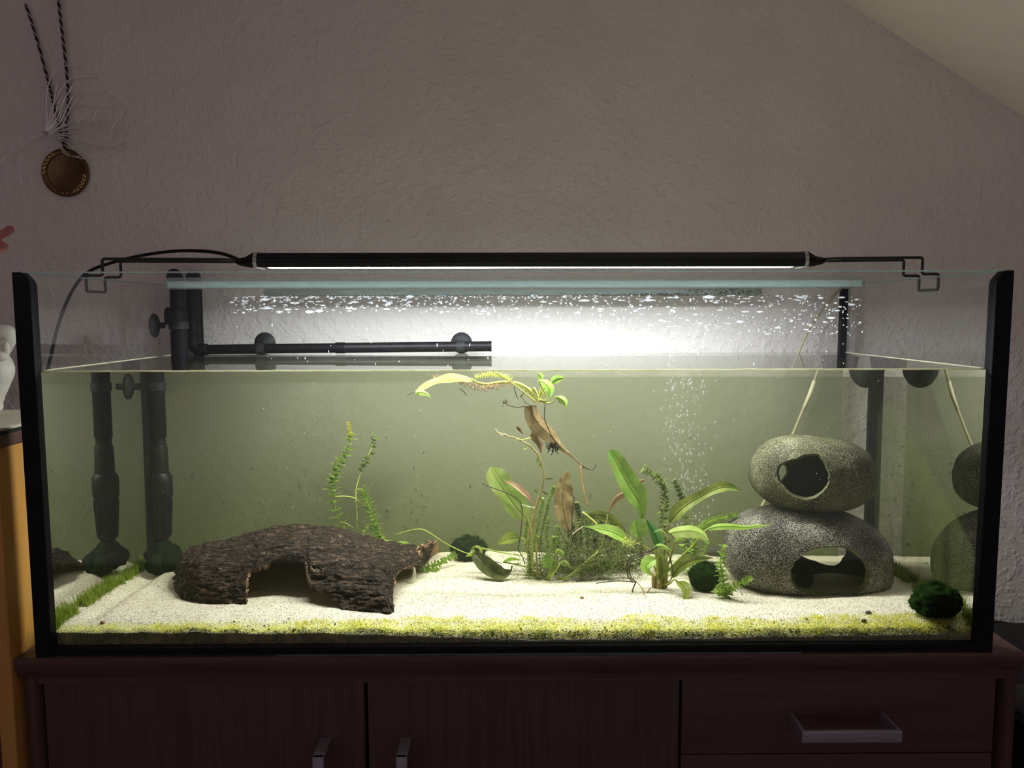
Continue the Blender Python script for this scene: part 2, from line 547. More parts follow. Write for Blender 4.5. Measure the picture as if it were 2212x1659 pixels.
    speckle('speckled_grey_ceramic', (0.012, 0.010, 0.010), (0.032, 0.026, 0.023), (0.30, 0.275, 0.235), (0.05, 0.053, 0.02), 0.60)
    M['cave_inside'] = pmat('cave_inside', (0.07, 0.065, 0.055), (0.05, 0.047, 0.042), 30, 0.8)
    M['cave_rim'] = pmat('raw_clay_rim', (0.11, 0.11, 0.05), (0.06, 0.06, 0.03), 60, 0.8)
    # bark
    m, nt, out = newmat('bark')
    p = N(nt, 'ShaderNodeBsdfPrincipled'); p.inputs['Roughness'].default_value = 0.8; p.inputs['Specular IOR Level'].default_value = 0.3
    vec = texco(nt, (0.34, 1, 1.4))
    f = noise_n(nt, vec, 230, 6, 0.72, 0.5)
    nt.links.new(ramp(nt, f, [(0.42, (0.004, 0.0022, 0.0015)), (0.53, (0.030, 0.016, 0.010)), (0.62, (0.12, 0.068, 0.044)), (0.74, (0.42, 0.29, 0.21))]), p.inputs['Base Color'])
    nt.links.new(bump(nt, f, 0.9, 0.004), p.inputs['Normal'])
    nt.links.new(p.outputs[0], out.inputs[0]); M['bark'] = m
    M['bark_inside'] = pmat('smooth_wood_inside', (0.26, 0.15, 0.08), (0.19, 0.11, 0.06), 50, 0.75, (0.4, 1, 1))
    M['bark_rim'] = pmat('pale_broken_rim', (0.11, 0.060, 0.026), (0.04, 0.022, 0.012), 90, 0.75)
    M['waterline_glint'] = leafmat('waterline_glint', (0.80, 0.78, 0.54), (0.95, 0.93, 0.74), 60, 0.5)  # brightness of the meniscus painted as cream colour
    # plants
    M['sword_leaf'] = leafmat('sword_leaf', (0.24, 0.46, 0.07), (0.38, 0.58, 0.13), 45, 0.45, (0.06, 0.13, 0.02))
    M['sword_leaf_dark'] = leafmat('sword_leaf_dark', (0.05, 0.20, 0.05), (0.11, 0.34, 0.09), 45, 0.45, (0.03, 0.07, 0.02))
    M['sword_leaf_olive'] = leafmat('sword_leaf_olive', (0.17, 0.24, 0.04), (0.34, 0.38, 0.08), 45, 0.45, (0.07, 0.08, 0.02))
    M['pale_leaf'] = leafmat('pale_leaf', (0.42, 0.58, 0.14), (0.55, 0.66, 0.24), 40, 0.55)
    M['oval_leaf'] = leafmat('oval_leaf', (0.22, 0.34, 0.07), (0.44, 0.52, 0.17), 22, 0.55)
    M['yellow_leaf'] = leafmat('yellow_leaf', (0.62, 0.72, 0.14), (0.74, 0.80, 0.28), 40, 0.55)
    M['bright_leaf'] = leafmat('bright_leaf', (0.38, 0.60, 0.11), (0.52, 0.72, 0.20), 50, 0.5)
    M['dead_leaf'] = leafmat('dead_leaf', (0.26, 0.19, 0.10), (0.46, 0.33, 0.16), 120, 0.5, (0.10, 0.07, 0.04))
    M['pink_leaf'] = leafmat('pinkish_leaf', (0.42, 0.25, 0.16), (0.52, 0.33, 0.20), 80, 0.5)
    M['dark_leaf'] = leafmat('dark_curled_leaf', (0.045, 0.055, 0.022), (0.12, 0.13, 0.05), 70, 0.35)
    M['elodea'] = leafmat('waterweed_leaf', (0.20, 0.34, 0.05), (0.36, 0.50, 0.10), 90, 0.5)
    M['elodea_dim'] = leafmat('waterweed_leaf_dull', (0.13, 0.19, 0.06), (0.22, 0.28, 0.09), 90, 0.5)
    M['elodea_tip'] = leafmat('waterweed_tip', (0.72, 0.70, 0.06), (0.80, 0.74, 0.12), 90, 0.5)
    M['stem_green'] = pmat('stem_green', (0.42, 0.50, 0.08), (0.25, 0.33, 0.05), 70, 0.5)
    M['stem_brown'] = pmat('stem_brown', (0.20, 0.15, 0.05), (0.34, 0.27, 0.09), 70, 0.5)
    M['stem_yellow'] = pmat('stem_yellow', (0.66, 0.66, 0.15), (0.55, 0.58, 0.12), 70, 0.45)
    M['root_dark'] = pmat('root_dark', (0.030, 0.020, 0.014), (0.065, 0.042, 0.026), 70, 0.6)
    M['root_rust'] = pmat('root_rust', (0.36, 0.20, 0.07), (0.24, 0.14, 0.06), 70, 0.6)
    M['root_pale'] = pmat('root_pale', (0.62, 0.58, 0.42), (0.48, 0.44, 0.30), 70, 0.6)
    M['moss'] = leafmat('moss_green', (0.008, 0.022, 0.006), (0.020, 0.046, 0.010), 120, 0.2, gloss=0.0)
    M['moss_blue'] = leafmat('moss_dark', (0.007, 0.014, 0.008), (0.014, 0.026, 0.012), 120, 0.2, gloss=0.0)
    M['moss_fuzz'] = leafmat('moss_fuzz', (0.016, 0.040, 0.008), (0.036, 0.070, 0.016), 200, 0.4, gloss=0.0)
    M['tangle'] = leafmat('fine_moss', (0.16, 0.20, 0.05), (0.28, 0.32, 0.09), 120, 0.45)
    M['algae_yellow'] = leafmat('algae_yellow_green', (0.66, 0.68, 0.04), (0.86, 0.82, 0.12), 60, 0.55)
    M['algae_green'] = leafmat('algae_grass', (0.20, 0.30, 0.03), (0.36, 0.46, 0.07), 90, 0.5)
    M['algae_dark'] = leafmat('algae_dark', (0.035, 0.040, 0.010), (0.10, 0.10, 0.02), 120, 0.3)
    # algae film on the panes: thin, lets most light through
    def film(name, c, lo, hi, scale, streak=(1, 1, 1), low=None):
        m, nt, out = newmat(name)
        vec = texco(nt, streak)
        f = noise_n(nt, vec, scale, 5, 0.6, 0.3)
        fa = ramp(nt, f, [(0.3, (lo, lo, lo)), (0.7, (hi, hi, hi))])
        t = N(nt, 'ShaderNodeBsdfTransparent')
        d = N(nt, 'ShaderNodeBsdfDiffuse'); d.inputs[0].default_value = rgba(c)
        tl = N(nt, 'ShaderNodeBsdfTranslucent'); tl.inputs[0].default_value = rgba(c)
        if low:     # thicker, greener growth near the sand
            tc = N(nt, 'ShaderNodeTexCoord'); sz = N(nt, 'ShaderNodeSeparateXYZ'); nt.links.new(tc.outputs['Object'], sz.inputs[0])
            ma = N(nt, 'ShaderNodeMath', operation='MULTIPLY_ADD'); nt.links.new(f, ma.inputs[0]); ma.inputs[1].default_value = 0.16; nt.links.new(sz.outputs['Z'], ma.inputs[2])
            cc = ramp(nt, ma.outputs[0], [(0.08, low), (0.30, c)])
            nt.links.new(cc, d.inputs[0]); nt.links.new(cc, tl.inputs[0])
        a = N(nt, 'ShaderNodeMixShader'); a.inputs[0].default_value = 0.5
        nt.links.new(d.outputs[0], a.inputs[1]); nt.links.new(tl.outputs[0], a.inputs[2])
        b = N(nt, 'ShaderNodeMixShader'); nt.links.new(fa, b.inputs[0])
        nt.links.new(t.outputs[0], b.inputs[1]); nt.links.new(a.outputs[0], b.inputs[2])
        nt.links.new(b.outputs[0], out.inputs[0]); M[name] = m
    film('algae_film', (0.315, 0.325, 0.240), 0.36, 0.66, 5.5, (1, 1, 1), (0.20, 0.25, 0.085))
    film('algae_film_side', (0.20, 0.25, 0.08), 0.02, 0.11, 14, (1, 2.2, 0.6))
    M['spot'] = pmat('algae_spot', (0.085, 0.09, 0.045), None, 60, 0.8)
    M['drop_glint'] = leafmat('dried_drops', (0.96, 0.97, 0.98), (0.90, 0.92, 0.94), 200, 0.9)  # sparkle of the drops put into the white
    m, nt, out = newmat('air_bubble')
    t = N(nt, 'ShaderNodeBsdfTransparent'); d = N(nt, 'ShaderNodeBsdfGlossy'); d.inputs['Roughness'].default_value = 0.25
    tl = N(nt, 'ShaderNodeBsdfTranslucent'); a = N(nt, 'ShaderNodeMixShader'); a.inputs[0].default_value = 0.5
    b = N(nt, 'ShaderNodeMixShader'); b.inputs[0].default_value = 0.8
    nt.links.new(d.outputs[0], a.inputs[1]); nt.links.new(tl.outputs[0], a.inputs[2]); nt.links.new(t.outputs[0], b.inputs[1]); nt.links.new(a.outputs[0], b.inputs[2]); nt.links.new(b.outputs[0], out.inputs[0]); M['bubble'] = m
    M['hose_clear'] = leafmat('clear_hose', (0.62, 0.58, 0.42), (0.50, 0.47, 0.33), 60, 0.5)
    M['rubber'] = pmat('black_rubber', (0.010, 0.011, 0.011), (0.022, 0.024, 0.023), 90, 0.55, spec=0.2)
    M['gold'] = pmat('old_gold', (0.17, 0.10, 0.050), (0.12, 0.07, 0.035), 60, 0.33, metal=0.85)
    M['gold_bright'] = pmat('polished_gold', (0.80, 0.60, 0.32), (0.70, 0.50, 0.25), 60, 0.25, metal=0.9)
    M['cord_dark'] = pmat('purple_cord', (0.045, 0.018, 0.030), (0.03, 0.012, 0.02), 200, 0.8)
    M['cord_light'] = pmat('white_cord', (0.50, 0.45, 0.45), (0.42, 0.38, 0.38), 200, 0.8)
    M['wire'] = pmat('silver_wire', (0.97, 0.95, 0.93), (0.90, 0.88, 0.86), 60, 0.28, metal=0.75)
    M['plaster'] = pmat('white_plaster', (0.82, 0.78, 0.70), (0.76, 0.72, 0.64), 25, 0.6, bstr=0.1, bscale=80)
    M['cloth'] = pmat('pale_cloth', (0.66, 0.60, 0.47), (0.58, 0.52, 0.40), 30, 0.8, bstr=0.3, bscale=400)
    M['petal'] = leafmat('pink_petal', (0.50, 0.16, 0.18), (0.62, 0.26, 0.26), 30, 0.3)
mats()

# ------------------------------------------------------------------ the room
def room():
    mb = MB()
    poly = [(-2.3, -Z0), (1.9, -Z0), (1.9, 0.19), (0.5786, 0.985), (-0.70, 1.754), (-2.3, 1.754)]
    mb.prism(poly, 'y', YWALL, YWALL + 0.12)
    obj('wall_back', mb, M['wall'], smooth=False, kind='structure')
    mb = MB()
    sl = [(1.9, 0.19), (-0.70, 1.754), (-0.70, 1.85), (1.98, 0.24)]
    mb.prism(sl, 'y', -2.6, YWALL + 0.12)
    obj('ceiling', mb, M['ceiling'], smooth=False, kind='structure')
    mb = MB().box(-2.3, -0.70, -2.6, YWALL + 0.12, 1.754, 1.85)
    obj('ceiling_flat', mb, M['ceiling'], smooth=False, kind='structure')
    mb = MB().box(1.9, 1.98, -2.6, YWALL + 0.12, -Z0, 0.24)
    obj('wall_right', mb, M['wall'], smooth=False, kind='structure')
    mb = MB().box(-2.4, -2.3, -2.6, YWALL + 0.12, -Z0, 1.85)
    obj('wall_left', mb, M['wall'], smooth=False, kind='structure')
    mb = MB().box(-2.4, 1.98, -2.6, YWALL + 0.12, -Z0 - 0.05, -Z0)
    obj('floor', mb, M['floor'], smooth=False, kind='structure')
room()


# ------------------------------------------------------------------ the aquarium
def pane_mb(x0, x1, y0, y1, z0, z1, edge_axes):
    """box with ground edges (material 1) on the faces whose axis is in edge_axes"""
    mb = MB().box(x0, x1, y0, y1, z0, z1)
    ax = ['z', 'z', 'y', 'y', 'x', 'x']
    mb.m = [1 if a in edge_axes else 0 for a in ax]
    return mb

def aquarium():
    t = thing('aquarium', 'long frameless glass aquarium with black corner seams standing on the dark sideboard', 'aquarium', (0, 0.22, 0))
    PG = [M['pane'], M['glass_edge']]
    obj('front_pane', pane_mb(-W2, W2, 0, GL, GL, HT, 'xz'), PG, t, False)
    obj('back_pane', pane_mb(-W2, W2, DP - GL, DP, GL, HT, 'xz'), PG, t, False)
    for s in (-1, 1):
        a, b = sorted((s * W2, s * (W2 - GL)))
        obj('side_pane', pane_mb(a, b, GL, DP - GL, GL, HT, 'z'), PG, t, False)
    obj('base_pane', pane_mb(-W2, W2, 0, DP, 0, GL, 'xy'), PG, t, False)
    # braces with rounded ends
    def brace(y0, y1, x0, x1, z0, z1):
        r = 0.006
        n = 8
        out = []
        for cx, cz, a0 in ((x1 - r, z1 - r, 0), (x0 + r, z1 - r, 90), (x0 + r, z0 + r, 180), (x1 - r, z0 + r, 270)):
            for k in range(n + 1):
                a = math.radians(a0 + 90 * k / n)
                out.append((cx + r * math.cos(a), cz + r * math.sin(a)))
        mb = MB().prism(out, 'y', y0, y1)
        mb.m = [1, 1] + [1 if abs(f) < 0 else 0 for f in [1] * (len(mb.f) - 2)]
        return mb
    for y0, y1, lab in ((GL + 0.0003, 0.050, 'clear glass brace strip along the front rim, lit blue white'), (0.385, DP - GL - 0.0003, 'glass brace strip along the back rim')):
        b_ = obj('brace', pane_mb(-0.4215, 0.4230, y0 + 0.0012, y1, 0.4592, 0.4668, 'xy'), PG, t, False, lab)
        obj('brace_sealant', brace(y0, y0 + 0.005, -0.4246, 0.4261, 0.4572, 0.4715), M['sealant'], b_, 'auto', 'clear rounded sealant along the brace edge')
    for a_ in ((-0.598, 0.598, -0.0003, GL + 0.0002, HT - 0.0011, HT + 0.0002), (-0.579, 0.579, DP - GL - 0.0002, DP + 0.0003, HT - 0.0011, HT + 0.0002), (-W2 - 0.0003, -W2 + GL + 0.0003, 0.031, DP - GL, HT - 0.0011, HT + 0.0002), (W2 - GL - 0.0003, W2 + 0.0003, 0.031, DP - GL, HT - 0.0011, HT + 0.0002)):
        obj('pane_rim', MB().box(*a_), M['glass_edge'], t, False)
    # black corner seams
    for s in (-1, 1):
        ring = [(-0.6004, -0.0006), (-0.5800, -0.0006), (-0.5795, 0.0105), (-0.5830, 0.016), (-0.5895, 0.021), (-0.5900, 0.030), (-0.6004, 0.030)]
        mb = MB()
        hs = [(0.0, 0), (0.462, 0), (0.468, 0.0015), (0.473, 0.006), (0.4775, 0.010)]
        n = len(ring); vs = []; fs = []
        for h, k in hs:
            for (x, y) in ring:
                x = max(-0.6004, x - (k if x > -0.595 else 0))
                vs.append((-s * x if s > 0 else x, y, h))
        for i in range(len(hs) - 1):
            for j in range(n):
                a = i * n + j; c = i * n + (j + 1) % n
                fs.append((a, c, c + n, a + n))
        fs += [tuple(range(n)), tuple((len(hs) - 1) * n + j for j in range(n))]
        mb.add(vs, fs)
        obj('corner_seam', mb, M['silicone'], t, 'auto')
        a, b = sorted((s * 0.5792, s * 0.5898))
        obj('corner_seam', MB().box(a, b, 0.4190, 0.4302, 0.011, 0.470), M['silicone'], t, False)
    obj('bottom_seam', MB().box(-0.5795, 0.5795, -0.0006, 0.016, 0.0026, 0.0118, bev=0.0008), M['silicone'], t, 'auto')
    obj('glass_rim', MB().box(-0.30, 0.36, -0.0016, 0.0, 0.0003, 0.0022), M['glass_edge'], t, False, 'thin bare glass edge showing green under the black bottom seam')
    return t
TANK = aquarium()


def water():
    mb = MB().box(-0.5897, 0.5897, 0.0103, 0.4297, 0.0105, ZW)
    o = obj('water', mb, M['water'], None, False, 'murky green tinted water filling three quarters of the aquarium', 'water')
    o['kind'] = 'stuff'
water()


# ------------------------------------------------------------------ sand
def sandz(x, y):
    f = interp([(-0.59, 0.0275), (-0.42, 0.0265), (-0.25, 0.0245), (-0.10, 0.0195), (0.02, 0.0140), (0.15, 0.0150), (0.35, 0.0170), (0.59, 0.0200)], x)
    tab = [(0.011, f), (0.018, f + (0.0320 - f) * 0.60), (0.034, 0.0334), (0.12, 0.0322), (0.25, 0.0300), (0.43, 0.0248)]
    z = interp(tab, y)
    k = min(1.0, (y - 0.011) / 0.08)
    z += k * 0.004 * noise.noise(Vector((x * 7.0, y * 9.0, 1.3)))
    z += 0.0018 * noise.noise(Vector((x * 31.0, y * 31.0, 4.0)))
    # hollow where the centre plants root, ridge to the right of the log, ditch along the left pane
    z -= 0.0065 * math.exp(-(((x - 0.40) / 0.15) ** 2 + ((y - 0.19) / 0.09) ** 2))
    z -= 0.004 * math.exp(-(((x - 0.05) / 0.08) ** 2 + ((y - 0.24) / 0.06) ** 2))
    z += 0.008 * math.exp(-(((x + 0.06) / 0.20) ** 2 + ((y - 0.40) / 0.06) ** 2))
    z += 0.003 * math.exp(-(((x + 0.09) / 0.05) ** 2 + ((y - 0.22) / 0.08) ** 2))
    z -= 0.006 * math.exp(-((x + 0.555) / 0.012) ** 2) * k
    z += 0.003 * math.exp(-((x + 0.53) / 0.016) ** 2) * k
    return z

def sand():
    nx, ny = 420, 130
    xs = np.linspace(-0.5892, 0.5892, nx)
    ys = 0.0112 + (0.4290 - 0.0112) * np.linspace(0, 1, ny) ** 1.25
    mb = MB()
    vs = []; 
    for y in ys:
        for x in xs:
            vs.append((x, y, sandz(x, y) + 0.0007 * noise.noise(Vector((x * 420, y * 420, 0)))))
    fs = [(j * nx + i, j * nx + i + 1, (j + 1) * nx + i + 1, (j + 1) * nx + i) for j in range(ny - 1) for i in range(nx - 1)]
    # skirt down the four sides
    def skirt(idx):
        b = len(vs)
        for i in idx: vs.append((vs[i][0], vs[i][1], 0.0112))
        for k in range(len(idx) - 1):
            fs.append((idx[k], idx[k + 1], b + k + 1, b + k))
    skirt(list(range(nx))[::-1]); skirt([(ny - 1) * nx + i for i in range(nx)])
    skirt([j * nx for j in range(ny)]); skirt([j * nx + nx - 1 for j in range(ny)][::-1])
    mb.add(vs, fs)
    # loose grains lying on top, densest near the front pane
    oc_f = [(0, 2, 4), (2, 1, 4), (1, 3, 4), (3, 0, 4), (2, 0, 5), (1, 2, 5), (3, 1, 5), (0, 3, 5)]
    for k in range(26000):
        if k < 9000:      # the cut face of the bed against the pane
            x = random.uniform(-0.578, 0.578); y = 0.0111; z = random.uniform(0.0118, sandz(x, 0.0112))
        else:
            x = random.uniform(-0.585, 0.585); y = 0.0115 + 0.30 * random.random() ** 1.7; z = sandz(x, y) + 0.0002
        r = random.uniform(0.0005, 0.00085)
        a = random.uniform(0, 6.28); c, s_ = math.cos(a) * r, math.sin(a) * r
        b = len(mb.v)
        yy = max(y, 0.0104 + r)
        mb.v.extend([(x + c, yy + s_, z), (x - c, yy - s_, z), (x - s_, yy + c, z + 0.3 * r), (x + s_, yy - c, z - 0.3 * r), (x, yy, z + r), (x, yy, z - r)])
        mb.f.extend([tuple(b + i for i in f) for f in oc_f]); mb.m.extend([1] * 8)
    o = obj('sand', mb, [M['sand'], M['grain']], None, True, 'bed of fine white quartz sand covering the aquarium floor', 'sand')
    o['kind'] = 'stuff'
sand()


# ------------------------------------------------------------------ LED bar over the tank
def lamp():
    x0, x1, y0, y1, z0, z1 = -0.3665, 0.4167, 0.172, 0.218, 0.4940, 0.5148
    t = thing('led_light_bar', 'slim black light bar resting on wire brackets above the water', 'light', ((x0 + x1) / 2, 0.195, z0))
    yc = (y0 + y1) / 2
    prof = [(y0 + 0.004, z0), (y0, z0 + 0.007), (y0 + 0.0015, z0 + 0.008), (y0 + 0.0015, z0 + 0.010), (y0 + 0.0005, z0 + 0.011), (y0 + 0.003, z0 + 0.0165), (y0 + 0.0045, z0 + 0.017), (y0 + 0.006, z1 - 0.001), (y0 + 0.012, z1)]
    prof = prof + [(2 * yc - a, b) for a, b in reversed(prof)]
    obj('housing', MB().prism(prof, 'x', x0, x1), M['black_metal'], t, False)
    obj('diffuser', MB().box(x0 + 0.012, x1 - 0.012, yc - 0.006, yc + 0.014, z0 - 0.0003, z0 + 0.0004), M['led'], t, False, 'glowing white underside of the bar')
    ld = bpy.data.lights.new('led_strip', 'AREA')
    ld.shape = 'RECTANGLE'; ld.size = x1 - x0 - 0.026; ld.size_y = 0.019
    ld.energy = LED_POWER; ld.color = (0.90, 0.93, 1.0); ld.spread = math.radians(166)
    lo = bpy.data.objects.new('led_strip', ld); COL.objects.link(lo)
    lo.parent = t; lo.location = (0, 0.004, -0.0012)
    for s, xe in ((-1, x0), (1, x1)):
        # tapered end cap: profile sections along x
        secs = [(0.0, 0.0225, z0 - 0.0008, z1 + 0.0008), (0.006, 0.0225, z0 - 0.0008, z1), (0.018, 0.016, z0 + 0.001, z1 - 0.006), (0.028, 0.012, z0 + 0.003, z1 - 0.0075), (0.034, 0.008, z0 + 0.006, z1 - 0.0085)]
        vs = []; fs = []
        for dx, hw, a, b in secs:
            c = min(hw, (b - a)) * 0.3
            for (yy, zz) in ((-hw + c, a), (hw - c, a), (hw, a + c), (hw, b - c), (hw - c, b), (-hw + c, b), (-hw, b - c), (-hw, a + c)):
                vs.append((xe + s * dx, yc + yy, zz))
        for i in range(len(secs) - 1):
            for j in range(8):
                a = i * 8 + j; c = i * 8 + (j + 1) % 8
                fs.append((a, c, c + 8, a + 8))
        fs += [tuple(range(8)), tuple(range((len(secs) - 1) * 8, len(secs) * 8))]
        cap = obj('end_cap', MB().add(vs, fs), M['black_plastic'], t, 'auto')
        ring = MB()
        ring.prism([(yc + (p[0] - yc) * 1.06, (z0 + z1) / 2 + (p[1] - (z0 + z1) / 2) * 1.12) for p in prof], 'x', xe - s * 0.0005, xe + s * 0.0042)
        obj('ring', ring, M['white_ring'], t, False, 'thin white ring between housing and end cap')
        # one bent wire per end: along one side, over the rim, across outside, and back
        xin, xout = s * 0.582, s * 0.606
        zr = z0 + 0.0105
        def bend(pts):
            o = [Vector(pts[0])]
            for a, b, c in zip(pts, pts[1:], pts[2:]):
                a, b, c = Vector(a), Vector(b), Vector(c)
                r = min(0.004, (a - b).length * 0.45, (c - b).length * 0.45)
                p, q = b + (a - b).normalized() * r, b + (c - b).normalized() * r
                for k in range(6):
                    u = k / 5
                    o.append(p * (1 - u) ** 2 + b * 2 * u * (1 - u) + q * u ** 2)
            o.append(Vector(pts[-1]))
            return o
        ya, yb = 0.170, 0.221
        xs = xe + s * 0.026
        pts = [(xs, yc - 0.004, zr), (xe + s * 0.05, ya, zr), (xin, ya, zr + 0.001), (xin, ya, 0.4822), (xout, ya, 0.4822), (xout, ya, 0.4600), (xout, yb, 0.4600), (xout, yb, 0.4822), (xin, yb, 0.4822), (xin, yb, zr + 0.001), (xe + s * 0.05, yb, zr), (xs, yc + 0.004, zr)]
        obj('bracket_wire', MB().tube(bend(pts), 0.0021, 8), M['black_metal'], t)
    # supply cable leaves the left cap in an arc and hangs down outside the left end pane
    cp = [(x0 - 0.030, yc, z0 + 0.011), A(480, 548, 0.215), A(430, 542, 0.235), A(370, 543, 0.26), A(300, 553, 0.28), A(240, 568, 0.30), A(190, 588, 0.31), A(158, 625, 0.315), A(130, 690, 0.32), A(110, 770, 0.325), A(98, 860, 0.33), (-0.70, 0.35, 0.255)]
    obj('cable', MB().tube(catmull(cp, 60), 0.0026, 8), M['black_plastic'], t)
    return t
lamp()


def ground(px, py):
    """where the picture ray through (px, py) meets the sand"""
    p = at(px, py, 0.4)
    for k in range(400):
        Y = 0.012 + 0.41 * k / 399
        p = at(px, py, Y)
        if p.z < sandz(p.x, p.y): break
    return p


# ------------------------------------------------------------------ films and marks on the panes
def pane_marks():
    a = MB().box(-0.578, 0.538, 0.4286, 0.4290, 0.022, 0.352)
    obj('algae_film', a, M['algae_film'], TANK, False, 'thin green algae film on the inside of the back pane')
    for s in (1,):
        n = 30
        ys = [0.04 + 0.37 * i / n for i in range(n + 1)]
        vs = []
        x = s * 0.5888
        for y in ys:
            top = (0.30 - 0.20 * abs(y - 0.36) / 0.36 + 0.012 * noise.noise(Vector((y * 30, 2, s)))) if s > 0 else 0.345
            for xx in (x, x - s * 0.0003):
                vs += [(xx, y, 0.03), (xx, y, top)]
        fs = []
        for i in range(n):
            b = i * 4
            fs += [(b, b + 1, b + 5, b + 4), (b + 2, b + 6, b + 7, b + 3), (b + 1, b + 3, b + 7, b + 5), (b, b + 4, b + 6, b + 2)]
        fs += [(0, 2, 3, 1), (n * 4, n * 4 + 1, n * 4 + 3, n * 4 + 2)]
        obj('algae_film', MB().add(vs, fs), M['algae_film_side'], TANK, False, 'streaky green algae film on an end pane')
    # specks of algae on the back pane
    mb = MB()
    for cx, cz, k, sp in ((-0.20, 0.09, 16, 0.05), (-0.36, 0.10, 10, 0.05), (-0.13, 0.06, 26, 0.05), (0.02, 0.10, 8, 0.06), (-0.05, 0.17, 22, 0.16), (-0.42, 0.16, 18, 0.10), (0.3, 0.16, 16, 0.12), (-0.30, 0.065, 14, 0.06)):
        for _ in range(k):
            x = cx + random.gauss(0, sp); z = cz + random.gauss(0, 0.03)
            if abs(x) > 0.57 or not 0.03 < z < 0.33: continue
            r = random.uniform(0.0005, 0.0022) * random.choice((1, 0.7, 0.5))
            for _b in range(random.randint(1, 4)):
                mb.blob((x + random.gauss(0, r * .8), 0.4284, z + random.gauss(0, r)), (r * random.uniform(0.4, 1.0), 0.0003, r * random.uniform(0.4, 1.2)), 3)
    for _ in range(46):     # right end pane
        y, z = random.uniform(0.05, 0.38), random.uniform(0.06, 0.24); r = random.uniform(0.0005, 0.0018)
        mb.blob((0.5883, y, z), (0.0004, r, r * 1.4), 4)
    obj('algae_specks', mb, M['spot'], TANK, kind='stuff', label='dark algae specks dotted over back and right panes')
    # dried drops inside the front pane; lamp glints put into their white
    mb = MB()
    for k in range(1150):
        x = random.uniform(-0.345, 0.425)
        right = max(0.0, min(1.0, (x + 0.10) / 0.3))
        d = random.random() ** (2.0 - 0.7 * right) * (0.020 + 0.028 * right)
        z = 0.4485 - d
        r = random.uniform(0.0004, 0.0013) * (1.7 if random.random() < 0.12 else 1)
        l = 1.0 if random.random() < 0.75 else random.uniform(1.5, 5)
        mb.blob((x, 0.0102, z), (r * l, 0.00025, r * random.uniform(0.6, 1.1)), 3)
    for k in range(110):
        x, z = random.uniform(-0.34, 0.42), random.uniform(0.364, 0.43)
        r = random.uniform(0.0003, 0.0008)
        mb.blob((x, 0.0102, z), (r, 0.00025, r * random.uniform(1, 3.2)), 3)
    obj('dried_drops', mb, M['drop_glint'], TANK, kind='stuff', label='dried splash marks with glints put into their white on the front pane below the brace')
    # grime on the rear brace and by the right rear corner
    mb = MB()
    for k in range(420):
        t = random.random() ** 0.5
        x = 0.10 + 0.32 * t
        mb.blob((x + random.gauss(0, 0.01), 0.3848, random.uniform(0.4575, 0.4685 if t > 0.6 else 0.461)), (random.uniform(0.0006, 0.002), 0.0003, random.uniform(0.0004, 0.0011)), 3)
    for k in range(150):
        mb.blob((0.55 + random.gauss(0, 0.012), 0.4294, random.choice((random.gauss(0.400, 0.016), random.gauss(0.448, 0.008)))), (random.uniform(0.0003, 0.0008), 0.0003, random.uniform(0.0003, 0.0010)), 3)
    for k in range(60):
        mb.blob((-0.535 + random.gauss(0, 0.012), 0.4294, random.gauss(0.385, 0.006)), (random.uniform(0.0003, 0.0009), 0.0003, random.uniform(0.0003, 0.0009)), 3)
    obj('grime_specks', mb, M['spot'], TANK, kind='stuff', label='dark grime on the rear brace and back pane corners')
    # meniscus glint along the panes, painted as a cream tube
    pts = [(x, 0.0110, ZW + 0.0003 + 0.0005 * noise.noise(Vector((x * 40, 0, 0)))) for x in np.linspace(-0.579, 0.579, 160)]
    obj('water_edge', MB().tube(pts, 0.0010, 5), M['waterline_glint'], TANK, True, 'cream waterline with its glint put into the colour at the front pane')
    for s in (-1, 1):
        obj('water_edge', MB().tube([(s * 0.5885, y, ZW + 0.0003) for y in np.linspace(0.03, 0.42, 20)], 0.0007, 5), M['waterline_glint'], TANK)
pane_marks()


